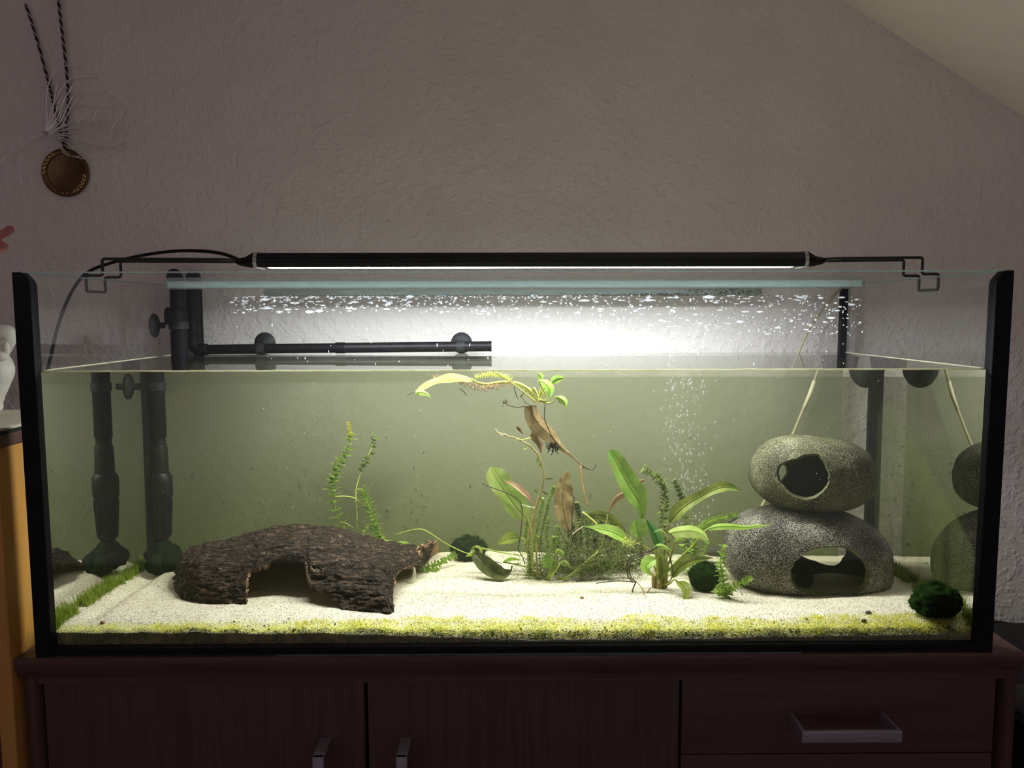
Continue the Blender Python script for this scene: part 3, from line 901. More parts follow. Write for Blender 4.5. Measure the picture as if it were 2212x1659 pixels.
# ------------------------------------------------------------------ ceramic caves
def cave(name, label, bbox, Yc, ry, expo, tilt, holeA, holeB, mat_out, thick=0.006, seed=0, squash=None):
    cx, cy = (bbox[0] + bbox[2]) / 2, (bbox[1] + bbox[3]) / 2
    c = at(cx, cy, Yc)
    rx = (at(bbox[2], cy, Yc) - at(bbox[0], cy, Yc)).x / 2
    rz = (at(cx, bbox[1], Yc) - at(cx, bbox[3], Yc)).z / 2 * 0.985
    R = Matrix.Rotation(math.radians(tilt), 3, 'Y')
    Ri = R.transposed()
    ra = Vector((rx, ry, rz))
    def lump(d):
        return 1.0 + 0.035 * noise.noise(d * 1.6 + Vector((seed, 0, 0))) + 0.012 * noise.noise(d * 4 + Vector((0, seed, 0)))
    def surf(d, inner=0.0):
        d = d.normalized()
        s = (abs(d.x) ** expo + abs(d.y) ** expo + abs(d.z) ** expo) ** (-1 / expo)
        p = Vector((d.x * (ra.x - inner), d.y * (ra.y - inner), d.z * (ra.z - inner))) * s * lump(d)
        if squash: p = squash(p, ra)
        return c + R @ p
    def inside(P):
        q = Ri @ (P - c)
        return (abs(q.x / ra.x) ** expo + abs(q.y / ra.y) ** expo + abs(q.z / ra.z) ** expo) < 1
    def dirs(px, far):
        out = []
        rngY = [Yc - ry * 1.1 + 2.2 * ry * i / 240 for i in range(241)]
        if far: rngY = rngY[::-1]
        for p in px:
            best = None
            for Y in rngY:
                P = at(p[0], p[1], Y)
                if inside(P): best = P; break
            if best is None: best = at(p[0], p[1], Yc)
            q = Ri @ (best - c)
            out.append(Vector((q.x / ra.x, q.y / ra.y, q.z / ra.z)).normalized())
        return out
    dA = dirs(holeA, False); dB = dirs(holeB, True)
    mA = sum(dA, Vector()).normalized(); mBv = sum(dB, Vector()).normalized()
    ax = mA
    q = ax * -1
    bend_ax = q.cross(mBv)
    beta = q.angle(mBv)
    bend_ax = bend_ax.normalized() if bend_ax.length > 1e-6 else ax.orthogonal()
    u = ax.orthogonal().normalized(); v = ax.cross(u)
    dB = [Matrix.Rotation(-beta, 3, bend_ax) @ d for d in dB]
    def table(ds, sign):
        t = []
        for d in ds:
            th = math.acos(max(-1, min(1, d.dot(ax) * sign))); ph = math.atan2(d.dot(v), d.dot(u))
            t.append((ph, th))
        t.sort()
        return [(p - 2 * math.pi, h) for p, h in t[-2:]] + t + [(p + 2 * math.pi, h) for p, h in t[:2]]
    tA, tB = table(dA, 1), table(dB, -1)
    nph, nr = 150, 56
    wa, wb = max(h for _, h in tA), math.pi - max(h for _, h in tB)
    def ring(i, inner):
        out = []
        for j in range(nph):
            ph = -math.pi + 2 * math.pi * j / nph
            a = interp(tA, ph) + 0.010 * noise.noise(Vector((ph * 5, seed, 0)))
            b = math.pi - interp(tB, ph)
            t = i / nr
            t = t - 0.08 * math.sin(2 * math.pi * t)
            th = a + (b - a) * t
            d = ax * math.cos(th) + (u * math.cos(ph) + v * math.sin(ph)) * math.sin(th)
            w_ = min(1, max(0, (th - wa) / max(0.05, wb - wa))); w_ = w_ * w_ * (3 - 2 * w_)
            d = Matrix.Rotation(beta * w_, 3, bend_ax) @ d
            out.append(surf(d, inner))
        return out
    root = thing(name, label, 'cave', (c.x, c.y, c.z - rz))
    outer = [ring(i, 0.0) for i in range(nr + 1)]
    inn = [ring(i, thick) for i in range(nr + 1)]
    def grid(rows, flip):
        mb = MB(); vs = [p for r in rows for p in r]; fs = []
        for i in range(len(rows) - 1):
            for j in range(nph):
                a = i * nph + j; b = i * nph + (j + 1) % nph
                f = (a, b, b + nph, a + nph)
                fs.append(f[::-1] if flip else f)
        return mb.add(vs, fs)
    obj('shell', grid(outer, False), M[mat_out], root)
    obj('lining', grid(inn, True), M['cave_inside'], root, label='plain dark inside of the hollow')
    def rimrows(o, i):
        mid = [(a + b) / 2 + ((a - c).normalized() * 0.0006) for a, b in zip(o, i)]
        return [o, mid, i]
    obj('rim', grid(rimrows(outer[0], inn[0]), True), M['cave_rim'], root, label='pale raw clay edge of the front opening')
    obj('rim', grid(rimrows(outer[-1], inn[-1]), False), M['cave_rim'], root)
    return c

UP = [(1680, 1030), (1683, 1006), (1698, 996), (1722, 990), (1740, 982), (1768, 981), (1776, 992), (1787, 1013), (1791, 1034), (1783, 1056), (1763, 1073), (1741, 1080), (1715, 1072), (1692, 1052)]
UPB = [(1650, 985), (1690, 1000), (1697, 1014), (1690, 1031), (1680, 1042), (1652, 1050), (1640, 1015)]
LO = [(1712, 1250), (1717, 1224), (1731, 1206), (1762, 1186), (1800, 1180), (1830, 1180), (1859, 1199), (1875, 1225), (1873, 1250), (1856, 1274), (1805, 1289), (1750, 1281), (1720, 1270)]
LOB = [(1715, 1178), (1760, 1160), (1815, 1162), (1826, 1182), (1818, 1206), (1797, 1224), (1758, 1213), (1725, 1198)]
def sq_low(p, ra):
    # broader low down on the right, shoulder on the left
    k = p.z / ra.z
    p = p.copy()
    p.x += 0.010 * (1 - k) * (0.5 + 0.5 * p.x / ra.x) - 0.006
    return p
CLO = cave('cave_stone', 'larger grey speckled hollow ceramic stone half sunk in the sand', (1566, 1092, 1918, 1302), 0.245, 0.088, 2.35, 5, LO, LOB, 'speckled_grey_ceramic', 0.008, 3.0, sq_low)
CUP = cave('cave_stone', 'smaller olive speckled hollow ceramic stone stacked on the larger one', (1621, 941, 1889, 1106), 0.245, 0.070, 2.4, 4, UP, UPB, 'speckled_olive_ceramic', 0.006, 9.0)


# ------------------------------------------------------------------ bark hide
def bark():
    foot = [(378, 1276), (395, 1293), (420, 1300), (450, 1304), (541, 1304), (610, 1305), (690, 1310), (742, 1316), (800, 1322), (850, 1327), (866, 1318), (885, 1290), (905, 1258), (927, 1226)]
    ridge = [(386, 1215), (405, 1193), (445, 1181), (490, 1173), (525, 1166), (565, 1156), (600, 1147), (642, 1143), (668, 1144), (700, 1146), (740, 1152), (780, 1163), (810, 1172), (850, 1183), (890, 1190), (926, 1197)]
    f2t = [(378, 386), (395, 405), (450, 445), (541, 528), (612, 610), (680, 668), (742, 735), (800, 775), (857, 812), (880, 850), (905, 896), (927, 926)]
    edge = [(378, 1284), (395, 1300), (512, 1330), (534, 1330), (540, 1290), (546, 1262), (550, 1240), (560, 1231), (575, 1228), (590, 1221), (600, 1214), (614, 1210), (645, 1209), (668, 1213), (678, 1222), (682, 1240), (684, 1262), (700, 1283), (720, 1291), (738, 1308), (742, 1340), (850, 1340), (858, 1318), (866, 1285), (872, 1254), (880, 1234), (892, 1226), (905, 1224), (918, 1220), (927, 1206)]
    n = 440; nu = 84; nb = 24
    mb = MB(); vs = []
    W = nu + nb + 1
    prof = []
    for i in range(n + 1):
        fx = 378 + (927 - 378) * i / n
        fy = interp(foot, fx) + 1.5 * noise.noise(Vector((fx * .06, 0, 0)))
        f = ground(fx, fy); f.z -= 0.005
        tx = interp(f2t, fx)
        t = at(tx, interp(ridge, tx), 0.275)
        t.y = max(0.275, f.y + 0.02)
        bk = Vector((t.x, t.y + 0.075, sandz(t.x, 0.35) - 0.004))
        ey = interp(edge, fx) + 2.0 * noise.noise(Vector((fx * .09, 5, 0)))
        def pt(u, f=f, t=t):
            a = u * math.pi / 2
            return Vector((f.x + (t.x - f.x) * u, f.y + (t.y - f.y) * (1 - math.cos(a)) ** 0.9, f.z + (t.z - f.z) * math.sin(a)))
        u0 = 0.0
        for k in range(61):
            u0 = k / 75
            p = pt(u0)
            if p.z >= at(fx, ey, p.y).z: break
        prof.append((pt, u0, f, t, bk))
    for i in range(n + 1):
        pt, u0, f, t, bk = prof[i]
        e = min(i, n - i) / 16.0
        for k in range(W):
            if k <= nu:
                u = u0 + (1 - u0) * k / nu; a = u * math.pi / 2
                p = pt(u)
            else:
                u = (k - nu) / nb; a = u * math.pi / 2
                p = Vector((t.x, t.y + (bk.y - t.y) * math.sin(a), bk.z + (t.z - bk.z) * math.cos(a)))
            q = Vector((p.x * 24, p.y * 150 + p.x * 14, p.z * 165))
            r = 1 - abs(noise.noise(q)) * 2
            r2 = 1 - abs(noise.noise(q * 2.3 + Vector((5, 3, 1)))) * 2
            big = noise.noise(Vector((p.x * 26, p.y * 30, p.z * 34)))
            big2 = noise.noise(Vector((p.x * 12, p.y * 60, p.z * 66)))
            h = 0.0038 * r + 0.0024 * r2 + 0.0055 * big + 0.0045 * big2
            nrm = Vector((0, -math.cos(a) if k <= nu else math.sin(a), math.sin(a) if k <= nu else math.cos(a)))
            if e < 1: p.x += (0.005 * noise.noise(Vector((k * 0.15, 7, i > n / 2))) + 0.002 * noise.noise(Vector((k * 0.9, 2, i > n / 2)))) * (1 - e)
            vs.append(p + nrm * h * (0.45 + 0.55 * min(1, k / 6)) * (0.25 + 0.75 * min(1, e)))
    fs = [(i * W + k, (i + 1) * W + k, (i + 1) * W + k + 1, i * W + k + 1) for i in range(n) for k in range(W - 1)]
    root = thing('bark_hide', 'dark brown hollow piece of rough bark arching over the white sand', 'bark', (-0.29, 0.23, 0.03))
    o = obj('bark_shell', mb.add(vs, fs), [M['bark'], M['bark_inside'], M['bark_rim']], root)
    m = o.modifiers.new('thickness', 'SOLIDIFY')
    m.thickness = 0.0055; m.offset = -1; m.material_offset = 1; m.material_offset_rim = 2; m.use_even_offset = False
    # splinter sticking up at the right end, trailing pale fibre over the right opening
    sp = MB()
    a = at(917, 1200, .31)
    sp.tube([a, a + Vector((0.001, 0, 0.008)), at(919, 1166, .31)], [0.003, 0.0022, 0.0004], 5)
    sp.tube([a + Vector((0.004, 0, 0)), at(925, 1172, .31)], [0.002, 0.0004], 5)
    obj('splinter', sp, M['bark_rim'], root, label='pale splinter standing up at the right end')
    fb = MB()
    for k in range(12):
        j = lambda: Vector((random.gauss(0, .0018), random.gauss(0, .001), random.gauss(0, .0018)))
        fb.tube(catmull([at(862, 1204, .24) + j(), at(888, 1216, .24) + j(), at(896, 1236, .235) + j(), at(888, 1255, .23) + j(), at(866, 1269, .225) + j()], 16), 0.0005, 4)
    obj('fibre', fb, M['root_pale'], root, label='pale fibrous strand hanging across the right opening')
    gr = MB()
    for (px, py) in ((698, 1238), (702, 1241), (715, 1236), (740, 1214), (728, 1175), (733, 1170), (748, 1166), (760, 1226), (775, 1223), (790, 1228), (680, 1243), (800, 1187), (745, 1210), (770, 1218), (700, 1236), (693, 1225), (650, 1175), (585, 1200)):
        for k in range(4):
            i = int((px + random.gauss(0, 3) - 378) / (927 - 378) * n)
            pt, u0, f, t, bk = prof[max(0, min(n, i))]
            yy = py + random.gauss(0, 2)
            for j in range(60):
                u = u0 + (1 - u0) * j / 60
                p = pt(u)
                if p.z >= at(px, yy, p.y).z:
                    gr.blob(p + Vector((0, -0.004, 0.004)), random.uniform(0.0004, 0.0008), 4); break
    if gr.v: obj('sand_grains', gr, M['grain'], root, kind='stuff')
bark()


# ------------------------------------------------------------------ filter pipes
def suction_cup(mb, base, axis, r=0.0195, depth=0.007, stem=0.008):
    mb.lathe(base, axis, [(r, 0.0), (r * 1.02, 0.0008), (r * 0.92, 0.0022), (r * 0.62, 0.0048), (r * 0.34, depth), (r * 0.25, depth + 0.001), (r * 0.25, depth + stem), (r * 0.12, depth + stem + 0.001)], 24)

def intake():
    x, y = -0.549, 0.335
    def zz(py): return at(338, py, y).z
    pxm = 0.00071    # metres per picture point at the pipe under water
    root = thing('filter_intake_pipe', 'black stepped intake pipe standing in the left rear corner of the aquarium', 'pipe', (x, y, 0.05))
    zt = 0.436
    obj('tube', MB().lathe((x, y, 0), (0, 0, 1), [(0.0125, zz(945)), (0.0133, zz(942)), (0.0133, 0.398), (0.0125, 0.399), (0.0125, zt)], 24), M['old_plastic'], root, 'auto')
    obj('neck', MB().lathe((x, y, 0), (0, 0, 1), [(0.0118, zz(962)), (0.0118, zz(940))], 20), M['black_plastic'], root, 'auto')
    obj('sleeve', MB().lathe((x, y, 0), (0, 0, 1), [(0.0150, zz(1024)), (0.0138, zz(965)), (0.0128, zz(960)), (0.0118, zz(959))], 24), M['black_plastic'], root, 'auto')
    obj('collar', MB().lathe((x, y, 0), (0, 0, 1), [(0.0172, zz(1075)), (0.0196, zz(1068)), (0.0196, zz(1030)), (0.0160, zz(1021)), (0.014, zz(1020))], 24), M['black_plastic'], root, 'auto')
    st = MB().lathe((x, y, 0), (0, 0, 1), [(0.0125, zz(1163)), (0.0145, zz(1158)), (0.0178, zz(1074)), (0.016, zz(1072))], 24)
    for k in range(18):     # ribs of the strainer
        a = 2 * math.pi * k / 18
        c, s = math.cos(a), math.sin(a)
        st.tube([(x + 0.0147 * c, y + 0.0147 * s, zz(1156)), (x + 0.0179 * c, y + 0.0179 * s, zz(1078))], 0.0009, 4)
    obj('strainer', st, M['black_plastic'], root, 'auto')
    # elbow over the rim
    el = catmull([(x, y, zt - 0.004), (x, y, zt + 0.022), (x - 0.003, y + 0.008, zt + 0.044), (x - 0.016, y + 0.030, zt + 0.0555), (x - 0.034, y + 0.066, zt + 0.0565), (x - 0.044, y + 0.100, zt + 0.0560), (x - 0.050, y + 0.116, zt + 0.050), (x - 0.054, y + 0.122, zt + 0.02), (x - 0.054, y + 0.1225, zt - 0.06), (x - 0.054, y + 0.1225, 0.22)], 44)
    obj('elbow', MB().tube(el, 0.0115, 12), M['old_plastic'], root)
    obj('tap', MB().lathe((x - 0.004, y, 0.408), (0, 0, 1), [(0.010, 0), (0.0165, 0.004), (0.0178, 0.012), (0.0178, 0.024), (0.015, 0.030), (0.012, 0.031)], 20), M['old_plastic'], root, 'auto')
    for py, air in ((703, True), (835, False)):
        z = (at(355, py, y, True) if air else at(300, py, y)).z
        mb = MB(); suction_cup(mb, (-0.5893, y, z), (1, 0, 0), 0.0195, 0.007, 0.010)
        cp = obj('suction_cup', mb, M['rubber'], root, 'auto')
        obj('clip', MB().lathe((x, y, z - 0.007), (0, 0, 1), [(0.0137, 0), (0.0152, 0.001), (0.0152, 0.013), (0.0137, 0.014)], 20), M['rubber'], cp, 'auto')
    # dark moss that gathers round the foot, trailing down to the sand
    mb = MB()
    for k, (dx, dy, dz, r) in enumerate(((0, 0, .062, .018), (.006, -.008, .050, .019), (-.008, -.004, .052, .017), (.015, -.016, .046, .017), (.0, -.022, .044, .016), (-.012, .012, .05, .015), (.012, .008, .052, .017))):
        mb.blob((x + dx, y + dy, dz), r, 10, k, 0.22, 5)
    obj('moss', mb, M['moss_blue'], root, label='dark moss grown around the strainer foot')
intake()

def spraybar():
    y = 0.408
    a = A(418, 755, y)
    z1 = a.z; e = A(1058, 748, y)
    root = thing('filter_spray_bar', 'black horizontal spray bar along the back pane just above the water', 'pipe', (a.x, y, z1))
    top = 0.4925
    el = catmull([(a.x, y, z1 + 0.02), (a.x, y, 0.455), (a.x - 0.001, y + 0.004, 0.478), (a.x - 0.006, y + 0.018, top), (a.x - 0.010, y + 0.040, top), (a.x - 0.012, y + 0.052, 0.475), (a.x - 0.012, y + 0.052, 0.30)], 40)
    obj('riser', MB().tube(el, 0.0092, 12), M['old_plastic'], root)
    cor = catmull([(a.x, y, z1 + 0.026), (a.x, y, z1 + 0.010), (a.x + 0.004, y, z1 + 0.002), (a.x + 0.012, y, z1), (a.x + 0.024, y, z1)], 16)
    obj('elbow', MB().tube(cor, 0.0102, 12), M['old_plastic'], root)
    m1 = a.lerp(e, 0.503)
    obj('bar', MB().tube([(a.x + 0.02, y, z1), m1], 0.0084, 16), M['old_plastic'], root, 'auto')
    b2 = MB().tube([m1, e], 0.0090, 16)
    obj('bar', b2, M['black_plastic'], root, 'auto', 'cleaner right half of the spray bar')
    obj('joint', MB().tube([m1 - Vector((0.012, 0, 0)), m1 + Vector((0.004, 0, 0))], 0.0097, 16), M['old_plastic'], root, 'auto')
    obj('end_cap', MB().tube([e - Vector((0.001, 0, 0)), e + Vector((0.003, 0, 0))], 0.0094, 16), M['black_plastic'], root, 'auto')
    for px in (572, 997):
        p = A(px, 742, 0.428)
        mb = MB(); suction_cup(mb, (p.x, 0.4298, p.z + 0.001), (0, -1, 0), 0.0185, 0.006, 0.006)
        cp = obj('suction_cup', mb, M['rubber'], root, 'auto')
        obj('clip', MB().tube([(p.x - 0.007, y, z1 + (e.z - z1) * (p.x - a.x) / (e.x - a.x)), (p.x + 0.007, y, z1 + (e.z - z1) * (p.x - a.x) / (e.x - a.x))], 0.0105, 14), M['rubber'], cp, 'auto')
spraybar()

def air_line():
    root = thing('air_hose', 'thin pale air hose slanting down into the water behind the stacked stones', 'hose', at(1648, 1080, 0.30))
    up = [A(1822, 618, 0.425), A(1800, 640, 0.422), A(1771, 676, 0.415), A(1745, 716, 0.408)]
    w = at(1768, 806, 0.402)
    pts = up + [w + Vector((0.0, 0, 0.006)), at(1748, 855, 0.402), at(1729, 898, 0.402), at(1711, 942, 0.40), at(1680, 1015, 0.395), at(1650, 1085, 0.385), at(1610, 1150, 0.37), at(1560, 1188, 0.36)]
    P = catmull(pts, 70)
    obj('hose', MB().tube(catmull([(P[0].x + 0.024, 0.458, 0.36), (P[0].x + 0.024, 0.456, 0.462), (P[0].x + 0.023, 0.448, 0.4825), (P[0].x + 0.020, 0.436, 0.4845), (P[0].x + 0.012, 0.427, 0.477), P[0]], 24)[:-1] + P, 0.0023, 8), M['hose_clear'], root)
    obj('sleeve', MB().tube([P[int(70 * .40)], P[int(70 * .47)], P[int(70 * .52)]], [0.0032, 0.0034, 0.003], 8), M['root_pale'], root, label='greyish growth on the hose under the surface')
    e = P[-1]
    obj('air_stone', MB().lathe((e.x, e.y, e.z - 0.004), (-1, 0, 0.1), [(0.004, -0.002), (0.007, 0.0), (0.0075, 0.004), (0.0075, 0.020), (0.006, 0.024), (0.0, 0.025)], 14), M['cave_inside'], root)
air_line()

c = at(1872, 806, 0.35); zb = at(1872, 838, 0.35).z; rf = 39 * 0.00072
root = thing('float', 'dark rounded float hanging just under the surface near the right rear corner', 'float', (c.x, 0.35, zb))
hh = ZW - 0.002 - zb
obj('body', MB().lathe((c.x, 0.35, zb), (0, 0, 1), [(0, 0), (rf * .30, hh * .03), (rf * .62, hh * .17), (rf * .86, hh * .42), (rf * .98, hh * .72), (rf, hh * .9), (rf * .9, hh)], 28), M['rubber'], root, 'auto')
obj('rim', MB().lathe((c.x, 0.35, zb + hh * .88), (0, 0, 1), [(rf * .98, 0), (rf * 1.04, hh * .04), (rf * 1.03, hh * .10), (rf * .9, hh * .12)], 28), M['black_plastic'], root, 'auto')

# rising air bubbles: too fine to count
mb = MB()
for k in range(300):
    t = random.random()
    py = 1150 - 340 * t
    px = 1480 + random.gauss(0, 22 + 10 * t) + 14 * math.sin(t * 7)
    q = at(px, py, 0.34 + random.gauss(0, 0.012))
    if q.z > ZW - 0.004: continue
    r = random.uniform(0.0006, 0.0019)
    mb.blob(q, (r, r, r * random.uniform(1.0, 2.0)), 5)
o = obj('air_bubbles', mb, M['bubble'], None, True, 'rising column of tiny air bubbles behind the broad leaved plant', 'bubbles', kind='stuff')
mb = MB()
for k in range(70):
    q = at(random.uniform(120, 2080), random.uniform(815, 1150), random.uniform(0.05, 0.4))
    if abs(q.x) > .58 or q.z > ZW - .004: continue
    mb.blob(q, random.uniform(0.0003, 0.0007), 4)
obj('floating_specks', mb, M['grain'], None, True, 'fine pale particles drifting in the aquarium water', 'particles', kind='stuff')


# ------------------------------------------------------------------ moss balls
def moss_ball(px, py, rpx, Yoff, label, flat=0.9, wide=1.0, mat='moss', seed=0, rag=0.16, ctr=None):
    g = ground(px, py + rpx * 0.80) if ctr is None else ctr
    r = (at(px + rpx, py, g.y) - at(px, py, g.y)).x
    c = Vector((g.x, g.y + (r * 0.5 if ctr is None else 0), sandz(g.x, g.y) + r * flat * 0.86))
    root = thing('moss_ball', label, 'moss ball', (c.x, c.y, c.z - r * flat))
    mb = MB().blob(c, (r * 0.94 * wide, r * 0.9, r * 0.92 * flat), 30, seed, rag * 0.8, 3.0)
    obj('core', mb, M[mat], root)
    fz = MB()
    vs = mb.v
    for k in range(3600):
        p = Vector(random.choice(vs)); d = (p - c).normalized()
        t = Vector((random.gauss(0, 1), random.gauss(0, 1), random.gauss(0, 1)))
        d2 = (d + t * 0.5).normalized(); s = d2.cross(t).normalized() * 0.00035
        l = random.uniform(0.0012, 0.0036)
        q = p + t * 0.0012
        fz.add([q - s, q + s, q + d2 * l], [(0, 1, 2)])
    obj('fuzz', fz, M['moss_fuzz'], root, False, kind='stuff')
moss_ball(1012, 1186, 33, 0, 'dark bluish moss ball half hidden behind the curled leaf', 0.85, 1.25, 'moss_blue', 1)
moss_ball(1525, 1250, 36, 0, 'dark green moss ball between the broad leaved plant and the stones', 0.95, 1.0, 'moss', 2)
moss_ball(2030, 1300, 50, 0, 'large ragged moss ball in the right front corner', 0.84, 1.10, 'moss', 3, 0.24)
g = at(1738, 1252, 0.225)
moss_ball(1738, 1242, 17, 0, 'small dark moss clump inside the larger hollow stone', 1.5, 1.0, 'moss', 4, 0.2, g)


# ------------------------------------------------------------------ algae tufts
def blade(mb, p, h, lean, wd, mi=0):
    a = random.uniform(0, math.pi)
    s = Vector((math.cos(a), math.sin(a), 0)) * wd
    l = Vector((random.gauss(0, lean), random.gauss(0, lean), 1)).normalized()
    m = p + l * h * 0.55
    t = p + (l + Vector((random.gauss(0, .2), random.gauss(0, .2), 0))).normalized() * h
    mb.add([p - s, p + s, m + s * .7, m - s * .7, t], [(0, 1, 2, 3), (3, 2, 4)], mi)

def carpets():
    mb = MB()
    for k in range(34000):
        x = random.uniform(-0.46, 0.58)
        n_ = noise.noise(Vector((x * 13, 0.4, 0))) * 0.7 + noise.noise(Vector((x * 48, 3.4, 0))) * 0.4
        grow = min(1.0, max(0.0, (x + 0.42) / 0.25))
        ymax = 0.016 + (0.026 + 0.036 * n_) * (0.35 + 0.65 * grow)
        y = 0.0116 + 0.055 * random.random() ** 1.3
        if y > ymax + random.gauss(0, 0.004): continue
        dens = 0.70 + 0.9 * noise.noise(Vector((x * 45, y * 70, 9)))
        if random.random() > dens: continue
        low = y < 0.0150 + 0.005 * noise.noise(Vector((x * 30, 1, 5)))  # low tufts take the dark colour, algae and painted shade together
        blade(mb, Vector((x, y, sandz(x, y) - 0.0004)), random.uniform(0.0010, 0.0052) * (1.0 + 0.8 * n_), 0.45, random.uniform(0.0002, 0.00042), 1 if low and random.random() < .8 else 0)
    o = obj('algae_carpet', mb, [M['algae_yellow'], M['algae_dark']], None, False, 'yellow green algae tufts along the front edge of the sand', 'algae', kind='stuff')
    mb = MB()
    for s, k_ in ((-1, 2600), (1, 1900)):
        for k in range(k_):
            y = 0.016 + 0.38 * random.random() ** 1.25
            x = s * (0.5875 - abs(random.gauss(0, 0.0042)))
            if noise.noise(Vector((y * 24, s * 3, 0))) < -0.28: continue
            h = random.uniform(0.004, 0.010) if random.random() < .5 else random.uniform(0.008, 0.020) * (1.15 if y < 0.14 else 1.0)
            blade(mb, Vector((x, y, max(sandz(x, y), 0.028))) , h, 0.16, random.uniform(0.0003, 0.0007))
    for k in range(500):     # tuft behind the right moss ball
        q = at(random.gauss(1965, 26), random.gauss(1238, 12), 0.33)
        q.x = min(q.x, 0.585)
        blade(mb, Vector((q.x, q.y, sandz(q.x, q.y))), random.uniform(0.004, 0.012), 0.3, 0.0006)
    obj('algae_grass', mb, M['algae_green'], None, False, 'grass like green algae along both end panes at sand level', 'algae', kind='stuff')
    mb = MB()
    for k in range(260):
        x = random.uniform(-0.43, 0.57)
        y = random.choice((random.uniform(0.0120, 0.017), random.uniform(0.0120, 0.019), random.uniform(0.013, 0.045)))
        r = random.uniform(0.0003, 0.0009)
        for _b in range(random.randint(1, 3)):
            mb.blob((x + random.gauss(0, r), y + random.gauss(0, r * .5), sandz(x, y) + r * random.uniform(.8, 2.4)), (r * random.uniform(.7, 1.5), r, r * random.uniform(.6, 1.2)), 3, k, 0.3, 3)
    obj('algae_tufts', mb, M['algae_dark'], None, True, 'dark brown algae dots scattered through the front tufts', 'algae', kind='stuff')
carpets()

for px, py, r, lab, mt in ((1876, 1327, 6, 'small grey pebble on the sand left of the right moss ball', 'cave_inside'), (222, 1347, 4.5, 'small reddish brown pebble near the left front corner', 'root_rust'), (1257, 1293, 4, 'tiny brown pebble in front of the centre plants', 'root_rust'), (1866, 1343, 4.5, 'pale grey pebble lying at the edge of the front algae', 'speckled_grey_ceramic')):
    g = ground(px, py)
    rr = r * 0.0006
    obj('pebble', MB().blob(g + Vector((0, 0, rr * .5)), (rr * 1.2, rr, rr * .9), 7, int(px), 0.2, 1.5), M[mt], None, True, lab, 'pebble')


# ------------------------------------------------------------------ plants
def P_(pts, Y):
    """picture path -> tank path; Y is one depth or a (start, end) pair"""
    n = len(pts) - 1
    if not isinstance(Y, (tuple, list)): Y = (Y, Y)
    Y = (Y[0] + YOFF, Y[1] + YOFF)
    y0, y1 = Y if isinstance(Y, (tuple, list)) else (Y, Y)
    out = []
    for i, p in enumerate(pts):
        out.append(at(p[0], p[1], y0 + (y1 - y0) * (i / n if n else 0)))
    return out

YOFF = 0.04
PX = 0.00064     # metres per picture point about the middle of the tank, under water

def leaf_obj(root, pts, hw, Y, mat, tilt=0, cup=0.15, wave=0.10, label=None, seed=0, name='leaf', petiole=None, prof=None, vein=True):
    sp = P_(pts, Y)
    tan = (sp[-1] - sp[0])
    view = Vector((0, 1, 0))
    side = tan.cross(view)
    if side.length < 1e-6: side = Vector((1, 0, 0))
    side.normalize()
    side = Matrix.Rotation(math.radians(tilt), 3, tan.normalized()) @ side
    h = hw * (0.928 + (sum(p.y for p in sp) / len(sp) - 0.011) / 1.33) / FPX
    prof = prof or [0.10, 0.55, 0.85, 1.0, 0.96, 0.82, 0.62, 0.36, 0.06]
    mb = MB().leaf(sp, [w * h for w in prof], side, cup, wave, seed=seed)
    if vein:
        pts_ = catmull(sp, 14)
        mb.tube([p + Vector((0, -0.0004, 0)) for p in pts_], [0.0008 * (1 - 0.7 * i / 14) for i in range(15)], 5)
    o = obj(name, mb, M[mat], root, True, label)
    if petiole:
        pp = P_(petiole[0], petiole[1])
        obj('stalk', MB().tube(catmull(pp + [sp[0]], 16), [0.0016] * 8 + [0.0011] * 9, 6), M[petiole[2]], o)
    return o

def strand(root, name, pts, Y, r, mat, label=None, n=24):
    if not hasattr(r, '__len__'): rr = r
    else: rr = [r[0] + (r[1] - r[0]) * i / n for i in range(n + 1)]
    return obj(name, MB().tube(catmull(P_(pts, Y), n), rr, 6), M[mat], root, True, label)

def weed(mbs, mbl, pts, Y, ll=0.010, gap=0.0055, per=4, r=0.0009, lw=0.0016, bare=0.0, droop=0.25, tipmat=None, jitter=0.25, end=1.0):
    """a waterweed shoot: stem tube into mbs, whorls of small leaves into mbl"""
    sp = P_(pts, Y)
    L = sum((b - a).length for a, b in zip(sp, sp[1:]))
    n = max(8, int(L / 0.004))
    c = catmull(sp, n)
    mbs.tube(c, [r * (1 - 0.4 * i / n) for i in range(n + 1)], 6)
    k = int(L / gap)
    for i in range(k + 1):
        t = i / max(k, 1)
        if t < bare or t > end: continue
        u = t * n; j = min(int(u), n - 1)
        p = c[j].lerp(c[j + 1], u - j); tg = (c[j + 1] - c[j]).normalized()
        a0 = random.uniform(0, 6.28)
        e1 = tg.orthogonal().normalized(); e2 = tg.cross(e1)
        for q in range(per):
            if random.random() < jitter * 0.5: continue
            a = a0 + q * 6.283 / per + random.gauss(0, 0.2)
            d = e1 * math.cos(a) + e2 * math.sin(a)
            lw_ = lw * 1.7; l = 1.12 * ll * random.uniform(0.7, 1.15) * (1 - 0.35 * t)
            up = 0.45 + 0.5 * t + random.gauss(0, 0.15)
            m = p + (d + tg * up).normalized() * l * 0.55
            e = m + (d + tg * (up * 0.3) - Vector((0, 0, droop))).normalized() * l * 0.5
            s = (d.cross(tg)).normalized() * lw_ * random.uniform(0.8, 1.2)
            mbl.add([p, p.lerp(m, .45) - s * .8, p.lerp(m, .45) + s * .8, m - s, m + s, e], [(0, 1, 2), (1, 3, 4, 2), (3, 5, 4)], 1 if (tipmat is not None and t > tipmat) else 0)

